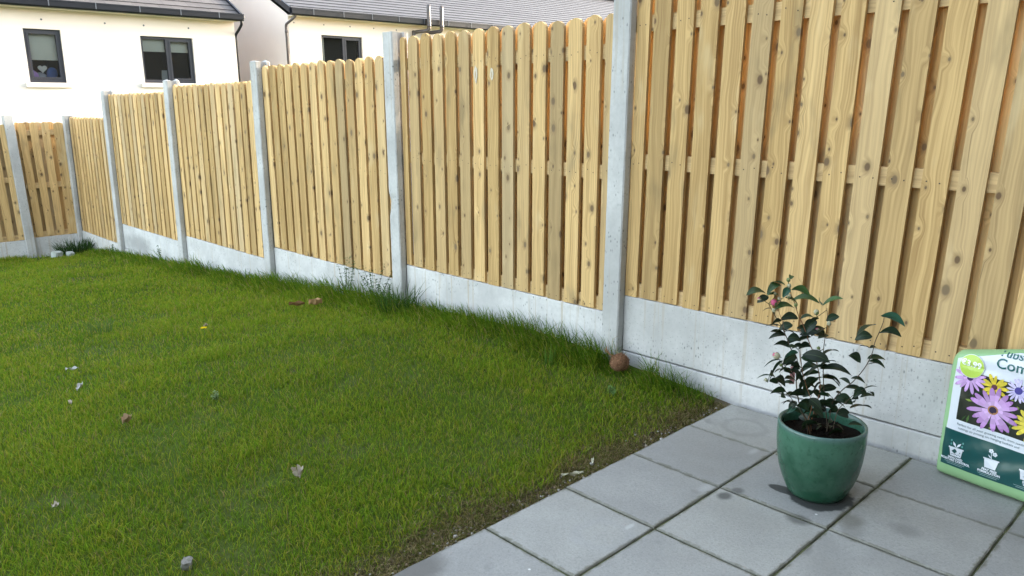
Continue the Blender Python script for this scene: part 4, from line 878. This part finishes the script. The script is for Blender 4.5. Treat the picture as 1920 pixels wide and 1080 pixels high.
# ------------------------------------------------------------------ houses beyond the garden
k = NT('white_render', 0.9, 0.15); o_ = k.pos(); n_ = k.noise(o_, 1.3, 4, 0.6); n2_ = k.noise(o_, 60.0, 2); k.bump(n2_, 0.15, 0.01); M['render'] = k.col(k.mix(n_, (0.70, 0.625, 0.575), (0.76, 0.69, 0.64)))
M['gutter'] = plain('dark_gutter_plastic', (0.005, 0.0065, 0.012), 0.4, 0.35, 0.1, 8)
M['clip'] = plain('gutter_clip_plastic', (0.10, 0.11, 0.13), 0.4, 0.4)
M['frame'] = plain('anthracite_frame', (0.032, 0.033, 0.042), 0.4, 0.4, 0.06)
M['sill'] = plain('sill_concrete', (0.70, 0.65, 0.58), 0.8, 0.2, 0.04)
M['room'] = plain('dim_room', (0.035, 0.041, 0.055), 0.9, 0.1)
M['blind'] = plain('roller_blind', (0.60, 0.60, 0.54), 0.8, 0.2, 0.04, 4)
k = NT('window_glass', 0.02, 0.5); fr = k.n('ShaderNodeFresnel'); fr.inputs[0].default_value = 1.5; gl = k.n('ShaderNodeBsdfGlossy'); gl.inputs['Roughness'].default_value = 0.02; tp = k.n('ShaderNodeBsdfTransparent'); tp.inputs[0].default_value = (0.86, 0.89, 0.88, 1)
ms = k.n('ShaderNodeMixShader'); k.t.links.new(k.math('MULTIPLY_ADD', fr.outputs[0], 1.2, 0.03), ms.inputs[0]); k.t.links.new(tp.outputs[0], ms.inputs[1]); k.t.links.new(gl.outputs[0], ms.inputs[2]); k.t.links.new(ms.outputs[0], k.t.nodes['Material Output'].inputs[0]); M['glass'] = k.mat
def roof_material(name, a, b, tile):
    k = NT(name, 0.6, 0.3); tr, tg, tb = k.sep(k.tone()); u, v, _ = k.sep(k.uv())
    uu = k.math('DIVIDE', k.math('ADD', u, k.math('MULTIPLY', tg, tile*0.5)), tile); cell = k.math('FLOOR', uu); fr_ = k.math('FRACT', uu)
    wn = k.n('ShaderNodeTexWhiteNoise', noise_dimensions='2D'); k.put(wn.inputs['Vector'], k.vec(cell, k.math('MULTIPLY', tb, 57.0)))
    c = k.mix(wn.outputs[0], a, b); n = k.noise(k.pos(), 8.0, 4, 0.65); c = k.mix(k.step(n, 0.4, 0.8, 0, 0.4), c, tuple(x*0.75 for x in a))
    jt = k.math('LESS_THAN', k.math('MINIMUM', fr_, k.math('SUBTRACT', 1.0, fr_)), 0.012/tile*0.35); c = k.mix(k.math('MULTIPLY', jt, 0.7), c, (0.03, 0.03, 0.035)); return k.col(c)
M['tile'] = roof_material('flat_roof_tiles', (0.085, 0.076, 0.073), (0.125, 0.112, 0.107), 0.30)
M['slate'] = roof_material('roof_slates', (0.085, 0.082, 0.088), (0.103, 0.10, 0.106), 0.45)
YH = 18.0
def house(name, label, x0, x1, zb, zt, pitch, depth, wins, gut_z, roofm, course, left_verge, right_verge, vents):
    root = thing(name, label, 'house', ((x0+x1)/2, YH, zb)); O = Vector(root.location); L = lambda p: tuple(Vector(p)-O)
    def bl(nm, mb, mats, par=root):                               # keeps world coordinates while parented
        mb.v = [L(p) for p in mb.v]
        return mb.build(nm, mats, par)
    w = MB(); Y0, Y1 = YH, YH+depth
    xc = sorted({x0, x1, *[q for wn in wins for q in wn[:2]]}); zc = sorted({zb, zt, *[q for wn in wins for q in wn[2:4]]})
    for i in range(len(xc)-1):
        for j in range(len(zc)-1):
            cx, cz = (xc[i]+xc[i+1])/2, (zc[j]+zc[j+1])/2
            if any(wn[0] < cx < wn[1] and wn[2] < cz < wn[3] for wn in wins): continue
            w.face([(xc[i], Y0, zc[j]), (xc[i+1], Y0, zc[j]), (xc[i+1], Y0, zc[j+1]), (xc[i], Y0, zc[j+1])])
    for (a, b, c, d, *_) in wins:                                 # reveals
        e = Y0+0.30
        for q in ([(a, Y0, c), (a, Y0, d), (a, e, d), (a, e, c)], [(b, Y0, d), (b, Y0, c), (b, e, c), (b, e, d)], [(a, Y0, d), (b, Y0, d), (b, e, d), (a, e, d)], [(b, Y0, c), (a, Y0, c), (a, e, c), (b, e, c)]): w.face(q)
    ym = (Y0+Y1)/2; zr = zt+(ym-Y0)*math.tan(pitch)
    for xx, fl in ((x0, 1), (x1, 0)):
        P = [(xx, Y0, zb), (xx, Y1, zb), (xx, Y1, zt), (xx, ym, zr), (xx, Y0, zt)]; w.face(P[::-1] if fl else P)
    w.face([(x0, Y1, zb), (x0, Y1, zt), (x1, Y1, zt), (x1, Y1, zb)])
    for (vx, vz) in vents:                                        # small round weep vents in the render
        w.face([(vx+0.022*math.cos(t*0.785), Y0-0.004, vz+0.022*math.sin(t*0.785)) for t in range(8)], 1, (1, 1, 1))
    bl('wall', w, [M['render'], M['clip']])
    rf = MB(); ye = YH-0.30; ze = zt+0.10-0.0; n = int((ym-ye)/math.cos(pitch)/course)+1; lx0, lx1 = x0-left_verge, x1+right_verge; rr = random.Random(int(x0*10)); sp, cp = math.sin(pitch), math.cos(pitch)
    for side in (1, -1):
        for i in range(n):
            s0, s1 = i*course, (i+1)*course+0.03
            Q = lambda s, up: ((ye+s*cp-up*sp) if side == 1 else (2*ym-(ye+s*cp-up*sp)), ze+s*sp+up*cp)
            A, B, C2, D = Q(s0, 0.020), Q(s1, 0.004), Q(s0, 0.0), Q(s1, -0.012); col = (rr.random(), float(i % 2), rr.random()); ns = 14
            for j in range(ns):
                a, b = lx0+(lx1-lx0)*j/ns, lx0+(lx1-lx0)*(j+1)/ns
                f = [(a, A[0], A[1]), (b, A[0], A[1]), (b, B[0], B[1]), (a, B[0], B[1])]; uv = [(p[0], 0.2) for p in f]; rf.face(f if side == 1 else f[::-1], 0, col, uv if side == 1 else uv[::-1])
                f = [(a, C2[0], C2[1]), (b, C2[0], C2[1]), (b, A[0], A[1]), (a, A[0], A[1])]; rf.face(f if side == 1 else f[::-1], 1)
            for a, fl in ((lx0, 1), (lx1, 0)):
                f = [(a, C2[0], C2[1]), (a, A[0], A[1]), (a, B[0], B[1]), (a, D[0], D[1])]; rf.face(f, 1)
    R_ = bl('roof', rf, [M[roofm], M['gutter']])
    # verge trims and soffit
    for xx in (lx0-0.02, lx1-0.03):
        vb = MB()
        for side in (1, -1):
            P0 = (ye-0.03, ze-0.10); P1 = (ym, ze+(ym-ye)*math.tan(pitch)-0.10); y_a, y_b = (P0[0], P1[0]) if side == 1 else (2*ym-P0[0], P1[0])
            q = [(xx, y_a, P0[1]), (xx, y_b, P1[1]), (xx, y_b, P1[1]+0.16), (xx, y_a, P0[1]+0.16)]; r = [(p[0]+0.05, p[1], p[2]) for p in q]
            vb.face(q); vb.face(r[::-1])
            for i in range(4): vb.face([q[i], r[i], r[(i+1) % 4], q[(i+1) % 4]])
        bl('verge', vb, M['gutter'])
    so_ = MB(); so_.box((x0, ye+0.05, gut_z[0]-0.005), (x1, YH-0.002, gut_z[0]+0.015)); so_.box((x0, ye+0.03, gut_z[0]+0.018), (x1, ye+0.05, gut_z[1]-0.012)); bl('soffit', so_, M['sill'])
    gt = MB(); gy = ye-0.035; gh = gut_z[1]-gut_z[0]; prof = [(0.065, gh), (0.065, 0.02), (0.03, 0), (-0.035, 0), (-0.062, 0.035), (-0.066, gh*0.8), (-0.072, gh*0.82), (-0.072, gh), (-0.06, gh), (-0.052, 0.045), (-0.03, 0.012), (0.028, 0.012), (0.055, 0.03), (0.055, gh)]
    a, b = lx0+0.02, lx1+0.03; m_ = len(prof)
    for i in range(m_):
        p, q = prof[i], prof[(i+1) % m_]; gt.face([(a, gy+p[0], gut_z[0]+p[1]), (a, gy+q[0], gut_z[0]+q[1]), (b, gy+q[0], gut_z[0]+q[1]), (b, gy+p[0], gut_z[0]+p[1])])
    for xx in (a, b): gt.face([(xx, gy+p[0], gut_z[0]+p[1]) for p in prof[:8]])
    G = bl('gutter', gt, M['gutter'])
    for i in range(int((x1-x0)/1.0)):
        xx = x1-0.55-i*0.93 if right_verge > 0.05 and x0 < 0 else x0+0.55+i*0.93
        if not (x0 < xx < x1) or xx > 20 or xx < -2: continue
        cb = MB(); cb.box((xx-0.010, gy-0.078, gut_z[0]+0.03), (xx+0.010, gy-0.0725, gut_z[1]+0.004)); bl('bracket', cb, M['clip'], G)
    for wn in wins:
        a, b, c, d, splits, blind, sill = wn; f = MB(); y_ = YH+0.055; fw = 0.058
        f.box((a+.002, y_, c+.002), (a+fw, y_+.07, d-.002)); f.box((b-fw, y_, c+.002), (b-.002, y_+.07, d-.002)); f.box((a+fw, y_+.001, d-fw), (b-fw, y_+.069, d-.003)); f.box((a+fw, y_+.001, c+.003), (b-fw, y_+.069, c+fw+.02))
        ed = [a+fw]+[q for s in splits for q in (s-0.035, s+0.035)]+[b-fw]
        for s in splits: f.box((s-0.035, y_-.002, c+fw+.02), (s+0.035, y_+.068, d-fw))
        W_ = bl('window', f, M['frame'])
        for i in range(0, len(ed), 2):
            inner = MB(); e0, e1, z0, z1 = ed[i], ed[i+1], c+fw+.02, d-fw
            if len(splits) == 0 or i > 0:                         # the opening light has its own sash
                t = 0.042
                for bx in (((e0, y_-.012, z0), (e0+t, y_+.055, z1)), ((e1-t, y_-.012, z0), (e1, y_+.055, z1)), ((e0+t, y_-.0115, z1-t), (e1-t, y_+.054, z1)), ((e0+t, y_-.0115, z0), (e1-t, y_+.054, z0+t))): inner.box(*bx)
                bl('sash', inner, M['frame'], W_)
            pn = MB(); pn.face([(e0, y_+.04, z0), (e1, y_+.04, z0), (e1, y_+.04, z1), (e0, y_+.04, z1)]); bl('pane', pn, M['glass'], W_)
        if blind:
            for i in range(0, len(ed), 2):
                bd = MB(); zt2 = d-fw; zb2 = d-blind
                bd.grid(lambda u, v, e0=ed[i], e1=ed[i+1]: (e0-0.01+(e1-e0+0.02)*u, y_+0.12+0.004*math.sin(u*9), zb2+(zt2-zb2)*v), 8, 2); bd.box((ed[i]-.01, y_+.112, zb2-0.02), (ed[i+1]+.01, y_+.13, zb2)); bl('blind', bd, M['blind'], W_)
        if sill:
            sl_ = MB(); sl_.box((a-0.09, YH-0.065, c-0.10), (b+0.09, YH-0.001, c-0.018)); sl_.face([(a-0.09, YH-0.065, c-0.018), (b+0.09, YH-0.065, c-0.018), (b+0.09, YH+0.05, c+0.0015), (a-0.09, YH+0.05, c+0.0015)]); bl('sill', sl_, M['sill'], W_)
        rm = MB(); a2, b2, c2, d2, yf = a-0.5, b+0.5, c-0.9, d+0.25, YH+3.4; yn = YH+0.302
        for q in ([(a2, yf, c2), (b2, yf, c2), (b2, yf, d2), (a2, yf, d2)], [(a2, yn, c2), (a2, yf, c2), (a2, yf, d2), (a2, yn, d2)], [(b2, yf, c2), (b2, yn, c2), (b2, yn, d2), (b2, yf, d2)], [(a2, yn, d2), (a2, yf, d2), (b2, yf, d2), (b2, yn, d2)], [(a2, yn, c2), (b2, yn, c2), (b2, yf, c2), (a2, yf, c2)]): rm.face(q)
        rm.box((a-0.02, YH+0.30, c-0.04), (b+0.02, YH+0.46, c-0.002)); bl('room_lining', rm, M['room'], W_)
    return root, bl
WA = [(1.943, 2.665, 1.862, 2.985, [], 0.62, True), (4.340, 5.575, 1.885, 2.957, [4.965], 0.32, True)]
hA, blA = house('white_house', 'white rendered house with two dark framed windows, behind the low end of the fence', -7.0, 6.672, -1.75, 3.43, R(30), 8.4, WA, (3.405, 3.57), 'tile', 0.285, 0.05, 0.06,
    [(-0.3, 3.19), (1.05, 3.19), (2.32, 3.185), (3.6, 3.185), (4.45, 3.19), (5.5, 3.19)])
dp = MB(); dp.tube(spline([(6.73, 17.70, 3.42), (6.735, 17.72, 3.33), (6.72, 17.86, 3.21), (6.70, 18.02, 3.08), (6.715, 18.06, 2.9)], 4)+[Vector((6.715, 18.06, -1.6))], 0.034, 10); dp.tube([(6.70, 17.67, 3.50), (6.80, 17.67, 3.50)], 0.03, 8); blA('downpipe', dp, M['gutter'])
WB = [(9.165, 10.490, 2.05, 3.232, [9.895], 0, True)]
hB, blB = house('long_white_house', 'white house with a slate roof and twin black pipes at its gutter', 8.185, 30.0, -1.75, 3.70, R(26), 8.0, WB, (3.655, 3.84), 'slate', 0.235, 0.10, 0.05,
    [(8.35, 3.50), (9.26, 3.50), (10.1, 3.5), (10.9, 3.5), (11.7, 3.5)])
M['pipe'] = plain('brown_black_pipe', (0.075, 0.062, 0.060), 0.35, 0.5)
dp = MB(); dp.tube(spline([(8.22, 17.66, 3.70), (8.215, 17.68, 3.62), (8.10, 17.85, 3.47), (8.085, 17.93, 3.42), (8.085, 17.945, 3.3)], 4)+[Vector((8.09, 17.945, -1.6))], 0.036, 10); dp.tube([(8.088, 17.945, 3.22), (8.088, 17.945, 3.28)], 0.043, 10); blB('downpipe', dp, M['pipe'])
for x in (12.56, 13.05):
    dp = MB(); dp.tube(spline([(x-0.27, 17.92, 2.2), (x-0.27, 17.92, 3.36), (x-0.25, 17.90, 3.46), (x-0.04, 17.60, 3.50), (x, 17.53, 3.56), (x, 17.52, 3.70), (x, 17.52, 4.24)], 4), 0.056, 12); dp.tube([(x, 17.52, 3.60), (x, 17.52, 3.68)], 0.064, 12); blB('vent_pipe', dp, M['pipe'])
cz = MB(); cz.grid(lambda u, v: (9.23+0.12*u, 18.21+0.012*math.sin(u*12), 2.1+1.1*v), 8, 2); blB('curtain', cz, M['blind'])
# things standing inside the windows of the nearer house
M['soft'] = toned('soft_fabric', 0.85, 0.1, 0, 0.12, 60)
def soft(name, label, cat, ctr, r, c, seed, tilt=0.0, group='things on the window ledge of the white house'):
    m = MB(); m.blob((0, 0, 0), r, seed, 0, c, 0.06, 20, 12); o = m.build(name, M['soft'], label=label, cat=cat, group=group); o.location = ctr; o.rotation_euler = (0, tilt, 0)
soft('cushion', 'lilac cushion at the lower left corner of the single window', 'cushion', (2.05, 18.40, 2.08), (0.10, 0.05, 0.13), (0.42, 0.27, 0.62), 1, -0.5)
soft('cushion', 'small brighter lilac cushion in front of the other lilac one', 'cushion', (2.125, 18.33, 2.035), (0.07, 0.045, 0.11), (0.55, 0.34, 0.74), 2, -0.6)
soft('cushion', 'grey cushion under the white heart in the single window', 'cushion', (2.24, 18.41, 2.01), (0.13, 0.05, 0.085), (0.30, 0.31, 0.36), 3)
soft('cushion', 'blue cushion at the lower right of the single window', 'cushion', (2.49, 18.40, 2.07), (0.11, 0.05, 0.14), (0.06, 0.13, 0.36), 4, 0.2)
hm = MB(); out = []
for i in range(40):
    t = 2*math.pi*i/40; out.append((0.0056*16*math.sin(t)**3, 0.0056*(13*math.cos(t)-5*math.cos(2*t)-2*math.cos(3*t)-math.cos(4*t))))
for sgn, yy in ((1, -0.02), (-1, 0.02)):
    for i in range(40):
        a, b = out[i], out[(i+1) % 40]; f = [(0, yy*1.6, 0.0), (a[0], yy, a[1]), (b[0], yy, b[1])]; hm.face(f[::-1] if sgn > 0 else f, 0, (0.62, 0.62, 0.62), None, True)
for i in range(40):
    a, b = out[i], out[(i+1) % 40]; hm.face([(a[0], -0.02, a[1]), (b[0], -0.02, b[1]), (b[0], 0.02, b[1]), (a[0], 0.02, a[1])], 0, (0.62, 0.62, 0.62))
ho = hm.build('heart_ornament', M['soft'], label='white heart shaped ornament standing in the single window', cat='ornament'); ho.location = (2.30, 18.36, 2.17)
ch = thing('office_chair', 'pale high-backed chair seen through the right half of the double window', 'chair', (5.27, 18.95, 1.0))
m = MB(); m.grid(lambda u, v: (0.16*math.sin((u-0.5)*math.pi)*(1-0.25*v**4)+0.05*(1-v)-0.04, 0.05*math.cos((u-0.5)*math.pi), 0.5+0.72*v), 10, 8, 0, (0.50, 0.52, 0.52)); m.grid(lambda u, v: (0.16*math.sin((u-0.5)*math.pi)*(1-0.25*v**4)+0.05*(1-v)-0.04, -0.03*math.cos((u-0.5)*math.pi)-0.001, 0.5+0.72*v), 10, 8, 0, (0.50, 0.52, 0.52), flip=True); m.build('backrest', M['soft'], ch)
m = MB(); m.box((-0.24, -0.25, 0.42), (0.24, 0.25, 0.5), 0, (0.45, 0.46, 0.46)); m.build('seat', M['soft'], ch)
m = MB(); m.tube([(0, 0, 0.05), (0, 0, 0.42)], 0.03, 8, 0, (0.05, 0.05, 0.05))
for i in range(5): m.tube([(0, 0, 0.06), (0.28*math.cos(i*1.2566), 0.28*math.sin(i*1.2566), 0.03)], 0.02, 6, 0, (0.05, 0.05, 0.05))
m.build('base', M['soft'], ch)

# the next garden's own fence, parallel to this one: it keeps the low sun off the lower half of the near boards
nf = MB(); q = random.Random(77)
for i in range(9):
    y0 = -3.16+1.92*i; zt_ = [2.02, 1.98, 1.98, 1.95, 1.84, 1.72, 1.66, 1.40, 1.4][i]; zb_ = gz(5.2, y0+1)-0.05
    for j in range(15):
        nf.box((5.2, y0+0.125*j, zb_), (5.218, y0+0.125*j+0.122, zt_+q.uniform(-.01, .01)), 0, (q.random(), q.random()*0.4, q.random()*9))
    nf.box((5.16, y0-0.055, zb_), (5.27, y0+0.0, zt_+0.05), 1)
nf.build('boundary_fence', [M['wood'], M['post']], label='close boarded fence on the far side of the next garden, beyond the timber panels', cat='fence')

# the house this garden belongs to, behind the camera: it takes a share of the sky from the paving
k = NT('grey_brick', 0.85, 0.2); bt = k.n('ShaderNodeTexBrick'); k.put(bt.inputs['Vector'], k.obj()); bt.inputs['Scale'].default_value = 4.0; k.put(bt.inputs['Color1'], (0.10, 0.095, 0.09, 1)); k.put(bt.inputs['Color2'], (0.14, 0.13, 0.12, 1)); k.put(bt.inputs['Mortar'], (0.2, 0.2, 0.19, 1)); M['brick'] = k.col(bt.outputs[0])
own = thing('garden_house', 'grey brick house whose back door opens on to the paving', 'house', (-5.0, -2.6, 0))
m = MB()
for (a, b, c, d) in ((-5.5, 1.2, -0.04, 5.2), (3.6, 29.0, -0.04, 5.2), (1.2, 3.6, 2.15, 5.2)): m.face([(b, 0, c), (a, 0, c), (a, 0, d), (b, 0, d)])
m.face([(29.0, 0, -0.04), (29.0, 0, 5.2), (29.0, -8, 5.2), (29.0, -8, -0.04)]); m.face([(-5.5, 0, -0.04), (-5.5, -8, -0.04), (-5.5, -8, 5.2), (-5.5, 0, 5.2)]); m.face([(-5.5, -8, -0.04), (29.0, -8, -0.04), (29.0, -8, 5.2), (-5.5, -8, 5.2)])
m.build('wall', M['brick'], own)
m = MB(); m.face([(-5.7, 0.3, 5.05), (29.2, 0.3, 5.05), (29.2, -4, 7.4), (-5.7, -4, 7.4)]); m.face([(29.2, -8.3, 5.05), (-5.7, -8.3, 5.05), (-5.7, -4, 7.4), (29.2, -4, 7.4)]); m.build('roof', M['tile'], own)
m = MB()
for a, b in ((1.2, 1.28), (2.36, 2.44), (3.52, 3.6)): m.box((a, -0.1, 0.0), (b, -0.03, 2.15))
m.box((1.28, -0.1, 2.07), (3.52, -0.035, 2.15)); m.box((1.28, -0.1, 0.0), (3.52, -0.035, 0.08)); dr = m.build('patio_door', M['frame'], own)
m = MB(); m.face([(3.52, -0.07, 0.08), (1.28, -0.07, 0.08), (1.28, -0.07, 2.07), (3.52, -0.07, 2.07)]); m.build('pane', M['glass'], dr)
m = MB(); m.box((1.0, -3, -0.02), (3.8, -0.2, 2.4)); m.build('room_lining', M['room'], dr)
